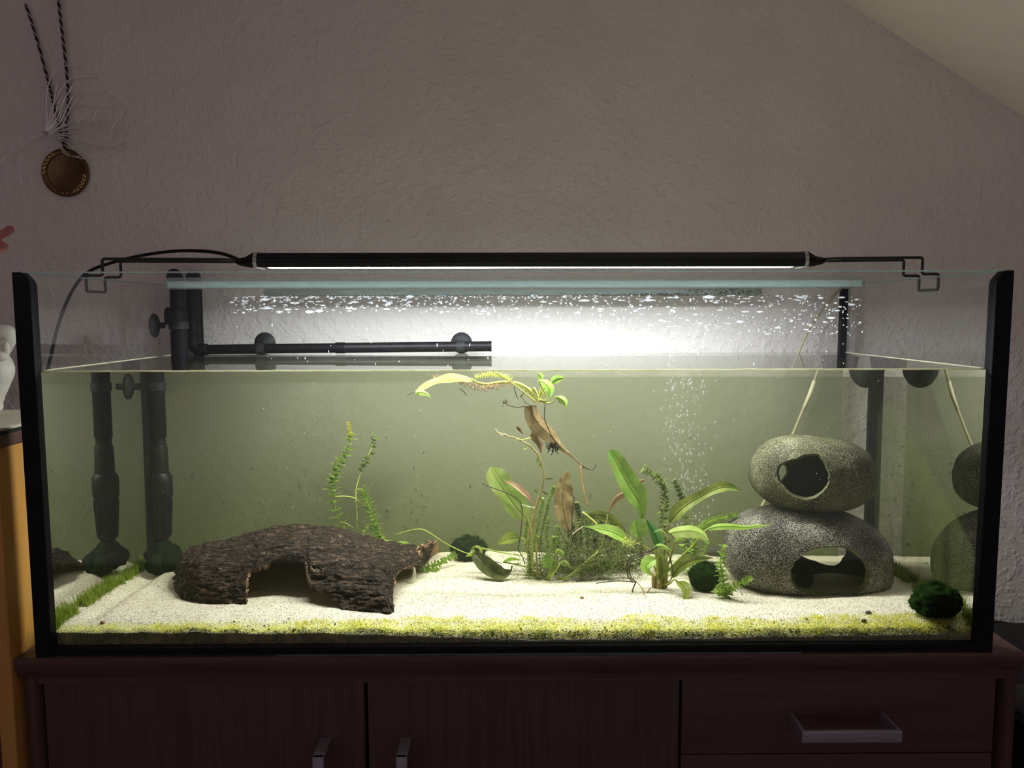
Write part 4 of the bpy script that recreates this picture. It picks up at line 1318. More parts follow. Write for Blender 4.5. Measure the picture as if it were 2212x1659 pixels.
def weed_plant(label, loc, shoots, mat='elodea', tip='elodea_tip', stem='stem_green', name='waterweed'):
    root = thing(name, label, 'water plant', loc)
    for sh in shoots:
        kw = dict(sh); pts = kw.pop('pts'); Y = kw.pop('Y'); mt = kw.pop('mat', mat); sm = kw.pop('stem', stem)
        a, b = MB(), MB()
        weed(a, b, pts, Y, **kw)
        s = obj('stem', a, M[sm], root)
        if b.v: obj('foliage', b, [M[mt], M[tip]], s, False, kind='stuff')
    return root

# tall pair of shoots behind the bark
weed_plant('tall waterweed shoot with a bright yellow tip rising behind the bark', at(752, 1190, 0.33), [
    dict(pts=[(758, 1200), (748, 1157), (730, 1116), (718, 1068), (719, 1037), (730, 1008), (749, 976), (757, 945), (755, 928)], Y=0.32, ll=0.0185, gap=0.0085, per=4, lw=0.0024, bare=0.05, end=0.90),
    dict(pts=[(757, 948), (757, 938), (754, 926), (752, 914)], Y=0.32, ll=0.006, gap=0.0016, per=5, r=0.0006, tipmat=-1.0, jitter=0, lw=0.0013),
    dict(pts=[(722, 1073), (745, 1072), (766, 1076), (785, 1090)], Y=0.318, ll=0.003, gap=0.02, per=1, r=0.0011, stem='stem_yellow'),
    dict(pts=[(738, 1127), (751, 1132), (763, 1140)], Y=0.315, ll=0.002, gap=0.03, per=1, r=0.0006, stem='stem_yellow')])
weed_plant('greyish waterweed shoot with a bare yellow stem right of the yellow tipped one', at(772, 1190, 0.34), [
    dict(pts=[(772, 1190), (771, 1110), (769, 1062), (778, 1025), (790, 996), (802, 969), (809, 946)], Y=0.335, ll=0.0175, gap=0.0095, per=3, lw=0.0026, bare=0.52, mat='elodea_dim', stem='stem_yellow'),
    dict(pts=[(774, 1175), (771, 1130), (770, 1085)], Y=0.33, ll=0.009, gap=0.011, per=2, mat='elodea_dim', r=0.0007)])
weed_plant('dense bushy waterweed leaning to the right behind the bark', at(822, 1200, 0.31), [
    dict(pts=[(826, 1205), (817, 1160), (806, 1122), (795, 1086), (783, 1060)], Y=0.305, ll=0.0205, gap=0.0058, per=6, lw=0.0011, jitter=0.1),
    dict(pts=[(826, 1205), (815, 1170), (804, 1138)], Y=0.30, ll=0.0195, gap=0.0058, per=6, lw=0.0011, jitter=0.1),
    dict(pts=[(780, 1172), (786, 1150), (797, 1136)], Y=0.295, ll=0.006, gap=0.006, per=3, r=0.0010, stem='stem_yellow'),
    dict(pts=[(824, 1160), (838, 1172), (846, 1182)], Y=0.295, ll=0.008, gap=0.006, per=3, r=0.0008, stem='stem_yellow')])
weed_plant('small star shaped waterweed tuft peeping over the right end of the bark', at(868, 1195, 0.29), [
    dict(pts=[(868, 1200), (868, 1188), (869, 1178)], Y=0.285, ll=0.0165, gap=0.0032, per=8, lw=0.0022, jitter=0)], mat='elodea')
weed_plant('short waterweed sprig lying on the sand right of the bark', at(925, 1235, 0.27), [
    dict(pts=[(916, 1238), (935, 1226), (957, 1213), (980, 1200)], Y=(0.262, 0.30), ll=0.0120, gap=0.0058, per=5, lw=0.0017, jitter=0.05, droop=0.1)], mat='elodea')

YOFF = 0.055
# curled leaf with its long runner, in front of the dark moss ball
root = thing('curled_leaf', 'dark curled fallen leaf lying on the sand before the bluish moss ball', 'leaf', ground(1070, 1250))
gl = MB()
spn = [at(1024, 1192, .225 + YOFF), at(1040, 1212, .212 + YOFF), at(1062, 1232, .205 + YOFF), at(1085, 1240, .205 + YOFF), at(1105, 1232, .21 + YOFF)]
gl.leaf(spn, [0.004, .0085, .0120, .0125, .0105, .007, .001], Vector((0.25, 0.4, 0.9)), 0.9, 0.05, nw=5)
obj('blade', gl, M['dark_leaf'], root)
obj('tip', MB().tube(catmull([spn[-1], at(1106, 1222, .21 + YOFF), at(1112, 1234, .212 + YOFF)], 10), [0.001] * 6 + [0.0004] * 5, 5), M['root_dark'], root)
ring = [at(1029 + 11 * math.cos(a), 1192 - 11 * math.sin(a), .228 + YOFF + .006 * math.sin(a * .5)) for a in np.linspace(3.9, -2.0, 18)]
obj('curl', MB().tube(ring, [0.0010 + 0.0009 * math.sin(i / 17 * 3.1) for i in range(18)], 7, flat=2.4), M['sword_leaf_olive'], root, label='rolled up olive end of the leaf')
obj('flap', MB().leaf([at(1028, 1190, .224 + YOFF), at(1018, 1196, .216 + YOFF), at(1006, 1202, .214 + YOFF)], [.003, .0045, .003, .0005], Vector((0.2, .5, .6)), .3), M['sword_leaf_olive'], root)
strand(root, 'runner', [(852, 1156), (880, 1147), (908, 1143), (928, 1151), (960, 1172), (1000, 1192), (1024, 1198)], .25, 0.0008, 'stem_green', 'thin arching yellow green runner')
strand(root, 'runner', [(1040, 1184), (1068, 1190), (1098, 1196), (1128, 1200)], .235, (0.0013, 0.0008), 'stem_green')
strand(root, 'runner', [(1042, 1205), (1065, 1212), (1084, 1217)], .225, 0.0006, 'root_dark')

YOFF = 0.05
# broad leaved plant with black roots in the foreground
root = thing('broad_leaved_plant', 'broad leaved light green plant with black arching roots before the stones', 'water plant', ground(1425, 1271))
base = (1424, 1262)
Y0 = 0.155
leaf_obj(root, [(1387, 1122), (1384, 1090), (1374, 1068), (1358, 1044), (1340, 1010), (1326, 985), (1316, 974)], 25, (0.150, 0.145), 'sword_leaf', 15, 0.12, 0.10, 'tallest broad leaf pointing up left', 1, petiole=([base, (1424, 1220), (1419, 1175), (1400, 1136)], (Y0, 0.150), 'stem_green'), prof=[0.12, 0.5, 0.85, 1.0, 0.92, 0.80, 0.72, 0.55, 0.12])
leaf_obj(root, [(1446, 1128), (1462, 1107), (1485, 1088), (1515, 1071), (1545, 1056), (1572, 1051), (1601, 1060)], 17, (0.150, 0.120), 'sword_leaf_olive', -28, 0.25, 0.12, 'long leaf arching up right with a yellow tip', 2, petiole=([base, (1434, 1200), (1438, 1160)], (Y0, 0.15), 'stem_brown'), prof=[0.3, 0.8, 1.0, 0.75, 0.6, 0.68, 0.72, 0.5, 0.08])
leaf_obj(root, [(1352, 1165), (1340, 1156), (1320, 1147), (1298, 1142), (1278, 1139), (1262, 1137)], 15, (0.145, 0.120), 'bright_leaf', 35, 0.1, 0.10, 'leaf pointing left', 3, petiole=([base, (1420, 1205), (1395, 1182), (1370, 1172)], (Y0, 0.145), 'stem_brown'), prof=[0.4, 0.9, 1.0, 0.95, 0.85, 0.65, 0.3, 0.15, 0.05])
leaf_obj(root, [(1379, 1163), (1379, 1150), (1376, 1136), (1372, 1122)], 19, 0.140, 'sword_leaf', 10, 0.2, 0.05, None, 4, petiole=([base, (1410, 1215), (1388, 1180)], (Y0, 0.140), 'stem_green'), prof=[0.2, 0.65, 0.9, 1.0, 1.0, 0.95, 0.8, 0.55, 0.15])
leaf_obj(root, [(1424, 1178), (1417, 1158), (1408, 1140), (1396, 1122)], 12, 0.132, 'sword_leaf_dark', 0, 0.5, 0.05, 'dark green young upright leaf', 5, petiole=([base, (1423, 1215)], (Y0, 0.14), 'stem_green'), prof=[0.5, 0.9, 1.0, 0.95, 0.85, 0.75, 0.6, 0.4, 0.1])
leaf_obj(root, [(1446, 1152), (1470, 1148), (1495, 1147), (1515, 1154), (1530, 1168)], 17, (0.130, 0.108), 'pale_leaf', 28, 0.15, 0.10, 'broad pale leaf reaching right with a yellow corner', 6, petiole=([base, (1445, 1215), (1454, 1180), (1456, 1164)], (Y0, 0.13), 'stem_brown'), prof=[0.45, 0.8, 0.95, 1.0, 1.0, 0.95, 0.9, 0.7, 0.2])
leaf_obj(root, [(1526, 1144), (1550, 1138), (1578, 1137), (1610, 1139), (1640, 1136), (1668, 1134)], 9, (0.115, 0.085), 'bright_leaf', 20, 0.1, 0.08, 'narrow leaf reaching right across the larger stone', 7, petiole=([base, (1450, 1225), (1490, 1185), (1512, 1160)], (Y0, 0.118), 'stem_green'), prof=[0.2, 0.8, 1.0, 0.95, 0.75, 0.6, 0.55, 0.3, 0.04])
leaf_obj(root, [(1452, 1246), (1462, 1230), (1480, 1215), (1505, 1207), (1540, 1205)], 13, (0.140, 0.120), 'sword_leaf_olive', -20, 0.35, 0.12, 'dull olive leaf bending right above the moss ball', 8, petiole=([base, (1445, 1256)], (Y0, 0.142), 'stem_brown'), prof=[0.3, 0.75, 0.9, 1.0, 1.0, 0.95, 0.7, 0.4, 0.05])
leaf_obj(root, [(1463, 1256), (1474, 1263), (1482, 1278), (1476, 1304)], 15, (0.120, 0.090), 'sword_leaf_olive', -15, 0.2, 0.06, 'low leaf drooping to the sand with a yellow tip', 9, petiole=([base, (1444, 1262), (1456, 1252)], (Y0, 0.122), 'stem_green'), prof=[0.35, 0.75, 0.95, 1.0, 0.9, 0.75, 0.5, 0.3, 0.05])
leaf_obj(root, [(1418, 1205), (1404, 1212), (1394, 1225), (1408, 1243)], 15, (0.130, 0.118), 'bright_leaf', 15, 0.2, 0.05, None, 10, petiole=([base, (1420, 1230)], (Y0, 0.132), 'stem_green'))
leaf_obj(root, [(1424, 1252), (1430, 1230), (1428, 1208), (1420, 1192)], 15, 0.138, 'sword_leaf_olive', 0, 0.4, 0.08, None, 11, petiole=([base, (1424, 1258)], (Y0, 0.14), 'stem_green'))
leaf_obj(root, [(1414, 1182), (1430, 1180), (1448, 1188)], 8, (0.130, 0.120), 'bright_leaf', 20, 0.2, 0.05, None, 12, petiole=([base, (1418, 1215)], (Y0, 0.132), 'stem_green'))
leaf_obj(root, [(1456, 1170), (1466, 1165), (1482, 1167)], 5, (0.125, 0.115), 'bright_leaf', 0, 0.2, 0.05, None, 13, petiole=([base, (1436, 1215), (1450, 1188)], (Y0, 0.127), 'stem_green'))
leaf_obj(root, [(1434, 1150), (1424, 1146), (1412, 1150)], 4, (0.125, 0.115), 'pale_leaf', 10, 0.2, 0.0, None, 14, petiole=([base, (1440, 1205), (1444, 1168)], (Y0, 0.126), 'stem_green'))
cr = MB()
for k, (dx, dz, h) in enumerate(((-14, 0, 34), (-4, 0, 50), (8, 0, 46), (16, 0, 30), (0, -6, 28))):
    a = at(1424 + dx * .6, 1272, Y0 + YOFF + dz * .001); b = at(1424 + dx, 1272 - h, Y0 + YOFF - .008 + dz * .001)
    cr.tube([a - Vector((0, 0, .006)), a.lerp(b, .5), b], [.0052, .0040, .0018], 7)
obj('crown', cr, M['stem_brown'], root, label='brown crown from which the stalks grow')
for k, (pts, yy, r, mt) in enumerate((
    ([(1410, 1188), (1385, 1196), (1364, 1202), (1354, 1220), (1356, 1242), (1364, 1254), (1374, 1258)], (.14, .11), .0010, 'root_dark'),
    ([(1412, 1194), (1388, 1199), (1370, 1205), (1360, 1222), (1362, 1245), (1372, 1256)], (.135, .112), .0008, 'root_dark'),
    ([(1448, 1168), (1430, 1176), (1412, 1186), (1400, 1192)], (.125, .13), .0009, 'root_dark'),
    ([(1374, 1256), (1368, 1270), (1366, 1280)], (.112, .11), .0010, 'root_dark'),
    ([(1374, 1256), (1388, 1272), (1392, 1286)], (.112, .10), .0007, 'root_rust'),
    ([(1405, 1268), (1398, 1282), (1402, 1300)], (.15, .09), .0006, 'root_rust'),
    ([(1415, 1270), (1404, 1286), (1388, 1296)], (.15, .09), .0006, 'root_rust'),
    ([(1430, 1270), (1438, 1282), (1450, 1288)], (.15, .11), .0006, 'root_dark'),
    ([(1440, 1192), (1448, 1206), (1452, 1226), (1454, 1246)], (.13, .125), .0008, 'root_dark'),
    ([(1375, 1258), (1340, 1255), (1310, 1257), (1288, 1260)], (.115, .12), .0007, 'root_dark'),
    ([(1483, 1166), (1480, 1174), (1466, 1174)], (.11, .11), .0005, 'root_dark'),
    ([(1362, 1180), (1350, 1192), (1356, 1205), (1372, 1214)], (.14, .14), .0006, 'root_dark'),
    ([(1375, 1163), (1388, 1180), (1398, 1195)], (.135, .135), .0007, 'root_dark'))):
    strand(root, 'root', pts, yy, r, mt)
tf = MB()
for k in range(120):
    q = at(1358 + random.gauss(0, 7), 1172 + random.gauss(0, 6), YOFF + .128 + random.gauss(0, .003))
    tf.tube([q, q + Vector((random.gauss(0, .003), random.gauss(0, .003), random.gauss(0, .003)))], 0.0003, 3)
obj('algae_tuft', tf, M['yellow_leaf'], root, kind='stuff')

# waterweed behind the broad leaved plant
weed_plant('waterweed shoot bending left at its top behind the broad leaved plant', at(1432, 1220, .24), [
    dict(pts=[(1440, 1220), (1432, 1150), (1434, 1110), (1436, 1075), (1432, 1048), (1418, 1030), (1394, 1015)], Y=(.24, .225), ll=0.0145, gap=0.0062, per=5, lw=0.0019, jitter=0.1, stem='stem_yellow')], mat='elodea_dim')
weed_plant('short waterweed shoot in front of the bubbles', at(1470, 1200, .26), [
    dict(pts=[(1486, 1215), (1484, 1160), (1478, 1092), (1470, 1068), (1458, 1040)], Y=.26, ll=0.0120, gap=0.0060, per=5, lw=0.0019)], mat='elodea_dim')
weed_plant('waterweed shoot leaning right between the bubbles and the larger stone', at(1500, 1215, .25), [
    dict(pts=[(1500, 1230), (1498, 1190), (1508, 1150), (1530, 1128), (1560, 1119), (1590, 1112)], Y=(.25, .20), ll=0.010, gap=0.0042, per=5),
    dict(pts=[(1492, 1235), (1484, 1205), (1476, 1180)], Y=.22, ll=0.011, gap=0.006, per=4),
    dict(pts=[(1510, 1228), (1520, 1200), (1526, 1176)], Y=.22, ll=0.010, gap=0.006, per=4)], mat='elodea')
weed_plant('waterweed sprig growing at the left foot of the larger stone', at(1570, 1280, .11), [
    dict(pts=[(1572, 1285), (1562, 1250), (1556, 1215), (1562, 1182)], Y=(.115, .10), ll=0.0125, gap=0.0068, per=5),
    dict(pts=[(1566, 1285), (1582, 1268), (1604, 1258), (1618, 1250)], Y=(.11, .085), ll=0.010, gap=0.0060, per=5),
    dict(pts=[(1552, 1282), (1556, 1268), (1574, 1268)], Y=(.105, .09), ll=0.009, gap=0.005, per=5),
    dict(pts=[(1604, 1284), (1590, 1258), (1574, 1230), (1566, 1214)], Y=(.10, .095), ll=0.002, gap=0.02, per=2, r=0.0006, stem='root_pale')], mat='elodea')

YOFF = 0.045
# tangled clump in the centre: each kind of growth its own thing
root = thing('tall_stem_plant', 'tall bare brown stem rising from the centre clump to the water surface', 'water plant', ground(1143, 1240))
strand(root, 'stem', [(1146, 1250), (1143, 1230), (1141, 1165), (1150, 1124), (1160, 1087), (1172, 1048), (1174, 1017), (1163, 984), (1150, 968), (1142, 961), (1116, 947), (1098, 942), (1076, 934)], (.24, .20), (.0024, .0009), 'stem_brown', n=60)
strand(root, 'root', [(1100, 944), (1090, 937), (1084, 940), (1075, 933), (1070, 926)], .20, .0006, 'root_pale')
strand(root, 'shoot', [(1115, 948), (1128, 950), (1142, 947), (1158, 942)], .20, (.0013, .0008), 'stem_green')
for (pts, hw) in (([(1176, 1034), (1186, 1033), (1196, 1034)], 3), ([(1164, 986), (1162, 995), (1160, 1006)], 4), ([(1168, 1000), (1166, 1008), (1163, 1013)], 3), ([(1140, 965), (1134, 968), (1129, 968)], 4), ([(1172, 1060), (1180, 1066), (1186, 1068)], 3), ([(1166, 1075), (1172, 1082), (1177, 1086)], 3), ([(1162, 1066), (1156, 1062), (1156, 1056)], 3), ([(1168, 1058), (1160, 1061), (1158, 1058)], 2)):
    leaf_obj(root, pts, hw, .225, 'elodea_dim', 20, .2, 0, vein=False)
sh = []
for (pts, yy) in (([(1154, 1245), (1150, 1200), (1158, 1150), (1166, 1110), (1172, 1080)], .235), ([(1170, 1240), (1165, 1190), (1172, 1140), (1182, 1100), (1190, 1068), (1197, 1054)], .24), ([(1146, 1240), (1140, 1190), (1136, 1150), (1142, 1116)], .25), ([(1180, 1240), (1186, 1200), (1180, 1160), (1186, 1120)], .23), ([(1200, 1245), (1196, 1210), (1206, 1176), (1202, 1140)], .25), ([(1160, 1250), (1176, 1210), (1194, 1180), (1200, 1160)], .22), ([(1136, 1245), (1146, 1215), (1150, 1180), (1160, 1160)], .225)):
    sh.append(dict(pts=pts, Y=yy, ll=0.0085, gap=0.0042, per=5, lw=0.0012, droop=0.1, r=0.0008))
weed_plant('bushy fine leaved waterweed filling the left of the centre clump', ground(1165, 1245), sh, mat='elodea', stem='stem_brown')
sh = []
for (pts, yy) in (([(1250, 1240), (1246, 1190), (1256, 1150), (1250, 1110), (1246, 1090)], .27), ([(1280, 1235), (1290, 1190), (1280, 1150), (1262, 1112)], .28), ([(1300, 1235), (1312, 1200), (1306, 1165), (1314, 1140)], .29), ([(1330, 1235), (1322, 1200), (1336, 1170)], .28), ([(1230, 1245), (1236, 1210), (1226, 1175)], .26), ([(1350, 1230), (1344, 1200), (1352, 1170)], .27), ([(1270, 1240), (1284, 1215), (1320, 1200), (1350, 1190)], .25), ([(1262, 1240), (1272, 1180), (1266, 1140), (1276, 1118)], .30), ([(1310, 1240), (1296, 1200), (1290, 1150), (1300, 1128)], .275), ([(1340, 1238), (1332, 1190), (1318, 1160), (1324, 1132)], .30), ([(1240, 1240), (1252, 1200), (1240, 1160), (1236, 1130)], .29), ([(1360, 1236), (1364, 1200), (1376, 1170)], .29), ([(1220, 1245), (1222, 1200), (1232, 1160), (1220, 1130)], .275), ([(1288, 1236), (1300, 1216), (1336, 1210), (1372, 1206)], .22), ([(1250, 1246), (1266, 1226), (1296, 1216), (1322, 1222)], .21), ([(1380, 1240), (1386, 1200), (1380, 1160)], .31)):
    sh.append(dict(pts=pts, Y=yy, ll=0.0135, gap=0.0046, per=5, lw=0.0018, droop=0.15, r=0.0008))
weed_plant('dull dark waterweed filling the right of the centre clump', ground(1290, 1240), sh, mat='elodea_dim', stem='stem_brown')
root = thing('oval_leaf_plant', 'plant with one large pale oval leaf leaning left of the centre clump', 'water plant', ground(1150, 1240))
leaf_obj(root, [(1140, 1121), (1122, 1100), (1102, 1074), (1083, 1046), (1068, 1024), (1061, 1009)], 25, (.20, .205), 'oval_leaf', 12, .12, .08, 'large pale oval leaf', 1, petiole=([(1152, 1246), (1150, 1190), (1148, 1150)], (.225, .205), 'stem_green'), prof=[.3, .85, 1.0, .95, .9, .98, .95, .7, .15])
leaf_obj(root, [(1124, 1161), (1108, 1160), (1090, 1166), (1074, 1176)], 13, (.26, .25), 'sword_leaf_olive', 10, .15, .03, 'small veined leaf low on the left', 2, petiole=([(1148, 1246), (1145, 1200), (1136, 1170)], (.25, .26), 'stem_green'))
leaf_obj(root, [(1190, 1228), (1184, 1208), (1188, 1192)], 14, .215, 'sword_leaf', 0, .2, .04, None, 3, petiole=([(1178, 1250), (1188, 1240)], (.22, .215), 'stem_green'))
leaf_obj(root, [(1205, 1186), (1212, 1194), (1219, 1202)], 7, .21, 'bright_leaf', 20, .2, .04, None, 4, petiole=([(1180, 1250), (1200, 1220), (1200, 1196)], (.22, .21), 'stem_green'))
leaf_obj(root, [(1210, 1216), (1220, 1216), (1232, 1224)], 9, .205, 'pale_leaf', 20, .2, .04, None, 5, petiole=([(1182, 1252), (1198, 1236)], (.22, .206), 'stem_green'))
leaf_obj(root, [(1252, 1232), (1260, 1226), (1268, 1220)], 10, .215, 'yellow_leaf', 0, .2, .04, None, 6, petiole=([(1200, 1252), (1232, 1244)], (.22, .215), 'stem_green'))
leaf_obj(root, [(1086, 1214), (1104, 1206), (1126, 1210)], 8, .24, 'bright_leaf', 40, .2, .04, None, 7, petiole=([(1148, 1248), (1140, 1226)], (.245, .242), 'stem_green'))
strand(root, 'stalk', [(1217, 1252), (1240, 1236), (1268, 1213), (1292, 1192)], (.21, .24), .0020, 'stem_green', 'slanting green stalk at the right')
root = thing('withered_leaf_plant', 'brown withered leaves standing upright in the centre clump', 'water plant', ground(1228, 1240))
leaf_obj(root, [(1228, 1146), (1222, 1120), (1216, 1085), (1217, 1055), (1221, 1035), (1226, 1016)], 23, .232, 'dead_leaf', 18, .15, .26, 'broad see through brown leaf', 1, petiole=([(1232, 1246), (1234, 1200), (1230, 1165)], (.235, .232), 'root_dark'), prof=[.25, .7, .9, 1.0, .95, .92, .62, .5, .05])
leaf_obj(root, [(1152, 1092), (1144, 1075), (1130, 1062), (1112, 1048), (1089, 1038)], 7, .195, 'pink_leaf', 30, .3, .1, 'narrow reddish brown leaf over the pale oval one', 2, petiole=([(1160, 1246), (1158, 1180), (1154, 1120)], (.22, .197), 'stem_brown'), prof=[.15, .35, .6, .85, 1.0, .95, .7, .5, .1])
leaf_obj(root, [(1313, 1111), (1320, 1092), (1334, 1074), (1356, 1060), (1372, 1044), (1392, 1036)], 10, .262, 'pink_leaf', 30, .25, .06, 'long pinkish leaf behind the tallest green one', 3, petiole=([(1290, 1244), (1300, 1180), (1310, 1130)], (.26, .262), 'stem_brown'), prof=[.1, .35, .6, .85, 1.0, .95, .85, .8, .2])
leaf_obj(root, [(1262, 1115), (1296, 1112), (1326, 1124), (1354, 1150)], 13, .30, 'sword_leaf_olive', 20, .2, .05, 'dull arching leaf at the back', 4, petiole=([(1250, 1240), (1248, 1180), (1252, 1130)], (.29, .30), 'stem_brown'))
for pts, yy, r, mt in (([(1041, 1044), (1060, 1052), (1098, 1066), (1118, 1078), (1126, 1090), (1128, 1115), (1123, 1165), (1119, 1185), (1123, 1193)], .19, .0009, 'root_dark'), ([(1126, 1090), (1140, 1094), (1155, 1097)], .19, .0007, 'root_pale'), ([(1230, 1066), (1240, 1074), (1236, 1100), (1235, 1140), (1232, 1180)], .226, .0010, 'root_dark'), ([(1123, 1193), (1130, 1205), (1134, 1218)], .2, .0008, 'root_dark'), ([(1218, 1144), (1226, 1152), (1232, 1170), (1236, 1190)], .22, .0009, 'root_dark'), ([(1246, 1100), (1256, 1116), (1258, 1136), (1240, 1156)], .25, .0009, 'root_dark'), ([(1244, 1258), (1256, 1248), (1274, 1238), (1290, 1232)], .2, .0009, 'root_dark'), ([(1230, 1180), (1216, 1160), (1206, 1140)], .25, .0008, 'root_dark')):
    strand(root, 'root', pts, yy, r, mt)
strand(root, 'strand', [(1254, 1006), (1256, 1030), (1259, 1050), (1264, 1075), (1270, 1092)], .26, .0016, 'root_rust', 'pale orange dangling strand')
strand(root, 'strand', [(1258, 1106), (1270, 1115), (1284, 1127), (1292, 1136)], .255, .0014, 'stem_yellow', 'bright yellow slanting stalk')
strand(root, 'strand', [(1236, 1154), (1248, 1145), (1260, 1137)], .12, .0009, 'root_pale')
mb = MB()
for k in range(4200):
    q = at(random.gauss(1262, 62), 1252 - abs(random.gauss(0, 46)), random.uniform(.24, .345))
    q.z = max(q.z, sandz(q.x, q.y) + .001)
    d = Vector((random.gauss(0, 1), random.gauss(0, 1), random.gauss(0.6, 1))).normalized()
    e = Vector((random.gauss(0, 1), random.gauss(0, 1), random.gauss(0, 1))).normalized()
    l = random.uniform(.006, .018)
    mb.tube([q, q + d * l * .5 + e * l * .15, q + d * l], random.uniform(.00013, .00032), 3, 0 if random.random() < .78 else 1)
obj('moss_tangle', mb, [M['tangle'], M['root_dark']], None, True, 'tangle of fine moss and rootlets around the foot of the centre clump', 'moss', kind='stuff')

YOFF = 0.0
# plants drifting at the surface
zs = ZW - 0.003
root = thing('floating_plant', 'pale yellow green plant floating under the surface with a folded long leaf', 'water plant', at(1090, 830, .20))
def near_top(pts):
    return [(p[0], max(p[1], 806)) for p in pts]
leaf_obj(root, [(1020, 822), (995, 820), (962, 821), (936, 827), (916, 837), (900, 850)], 15, (.19, .15), 'yellow_leaf', 52, .3, .10, 'long pale leaf folded under the surface', 1, prof=[.3, .9, 1.1, 1.0, .75, .62, .6, .5, .3])
leaf_obj(root, [(900, 848), (912, 848), (924, 852), (932, 861)], 7, (.15, .14), 'pale_leaf', 20, .3, .03, 'turned down tip of the long leaf', 2, prof=[.9, 1.0, .8, .5, .05])
strand(root, 'stalk', [(1018, 818), (1030, 826), (1052, 830), (1080, 826), (1104, 826)], .19, (.0016, .0028), 'stem_yellow')
strand(root, 'stem', [(1068, 804), (1092, 818), (1126, 843), (1158, 869)], .185, (.0010, .0012), 'stem_yellow', 'straight yellow stem slanting down right')
strand(root, 'stem', [(1108, 826), (1126, 832), (1142, 842), (1150, 854)], .19, (.0030, .0034), 'stem_yellow', 'thick pale rhizome')
for pts, r in (([(1150, 854), (1160, 862), (1166, 870)], .0026), ([(1152, 838), (1158, 848), (1164, 858)], .0030), ([(1176, 848), (1168, 856), (1160, 866)], .0018), ([(1124, 858), (1134, 846), (1146, 838)], .0012), ([(1180, 862), (1172, 868), (1162, 864)], .0014)):
    strand(root, 'stalk', pts, .19, (r, r * .35), 'stem_yellow')
leaf_obj(root, [(1163, 822), (1176, 828), (1187, 840), (1188, 859)], 13, .175, 'bright_leaf', 20, .25, .04, 'largest small green leaf hanging down', 3, petiole=([(1164, 866), (1172, 866), (1182, 862)], .18, 'stem_yellow'), prof=[.1, .5, .8, .95, 1.0, .95, .8, .5, .08])
leaf_obj(root, [(1188, 829), (1198, 821), (1208, 817), (1219, 816)], 9, .18, 'bright_leaf', -10, .25, .04, None, 4, petiole=([(1164, 868), (1170, 850), (1180, 836)], .185, 'stem_yellow'))
leaf_obj(root, [(1171, 821), (1167, 812), (1163, 805)], 7, .18, 'bright_leaf', 0, .2, .04, None, 5, petiole=([(1164, 866), (1168, 840)], .185, 'stem_yellow'))
leaf_obj(root, [(1201, 857), (1212, 862), (1220, 870), (1221, 882)], 9, .175, 'bright_leaf', 10, .25, .04, None, 6, petiole=([(1166, 862), (1180, 871), (1194, 868)], .18, 'stem_yellow'))
rt = MB()
for k in range(170):
    t = random.random()
    q = at(930 + 175 * t, 812 + 24 * math.sin(t * 2.6) * min(1, t * 1.5) + random.gauss(0, 3), .18 + random.gauss(0, .004))
    q.z = min(q.z, zs)
    d = Vector((random.gauss(0.4, .6), random.gauss(0, .6), random.gauss(-.5, .5))).normalized() * random.uniform(.002, .006)
    rt.tube([q, q + d * .6, q + d + Vector((0, 0, -.001))], .00035, 3)
obj('rootlets', rt, M['root_rust'], root, kind='stuff', label='rust coloured rootlets along the stalk')
for pts, mt in (([(1128, 858), (1134, 868), (1146, 876), (1160, 878)], 'root_pale'), ([(1150, 876), (1158, 884), (1160, 894)], 'root_pale'), ([(1088, 869), (1100, 876), (1118, 880), (1134, 878), (1144, 884)], 'root_rust'), ([(1110, 836), (1114, 850), (1118, 860)], 'root_dark'), ([(992, 838), (1002, 846), (1008, 854)], 'root_dark'), ([(896, 846), (886, 850), (880, 854)], 'root_dark')):
    strand(root, 'rootlet', pts, .19, .0006, mt)
bm_ = MB()
for k in range(40):
    q = at(1090 + random.gauss(0, 5), 869 + random.gauss(0, 4), .19)
    bm_.blob(q, (random.uniform(.0003, .0009), .0004, random.uniform(.0002, .0006)), 4)
obj('debris', bm_, M['root_dark'], root, kind='stuff')
a, b = MB(), MB()
weed(a, b, [(1105, 822), (1085, 812), (1060, 808), (1030, 814)], .205, ll=.0085, gap=.0030, per=6, lw=.0010, jitter=.05)
s = obj('stem', a, M['stem_yellow'], root); obj('foliage', b, M['yellow_leaf'], s, False, kind='stuff')
root = thing('drifting_dead_leaf', 'large brown dead leaf hanging under the floating plant, tip down right', 'leaf', at(1190, 930, .19))
leaf_obj(root, [(1146, 876), (1152, 900), (1168, 922), (1190, 942), (1212, 966), (1236, 986), (1256, 1005)], 21, (.19, .18), 'dead_leaf', 25, .22, .10, None, 1, name='blade', prof=[.6, .95, 1.0, .95, .8, .45, .22, .12, .10])
strand(root, 'tip', [(1256, 1005), (1268, 1012), (1278, 1015), (1285, 1010), (1287, 1002)], .18, (.0011, .0004), 'root_dark', 'black hooked tip')
strand(root, 'vein', [(1178, 872), (1176, 900), (1186, 930), (1200, 955), (1218, 975)], .178, .0007, 'root_dark')
leaf_obj(root, [(1152, 930), (1160, 944), (1166, 958), (1169, 978)], 13, .20, 'dead_leaf', 10, .2, .12, 'smaller torn brown leaf', 2, name='blade', prof=[.5, .9, 1.0, .85, .6, .35, .1])
leaf_obj(root, [(1116, 920), (1122, 926), (1130, 938)], 5, .20, 'dead_leaf', 10, .2, .12, None, 3, name='blade')
rt = MB()
for k in range(60):
    q = at(1192 + random.gauss(0, 7), 962 + random.gauss(0, 4), .185)
    d = Vector((random.gauss(0, .6), random.gauss(0, .4), random.gauss(-.6, .6))).normalized() * random.uniform(.003, .010)
    rt.tube([q, q + d * .6 + Vector((.001, 0, 0)), q + d], .00055, 3)
obj('rootlets', rt, M['root_dark'], root, kind='stuff')


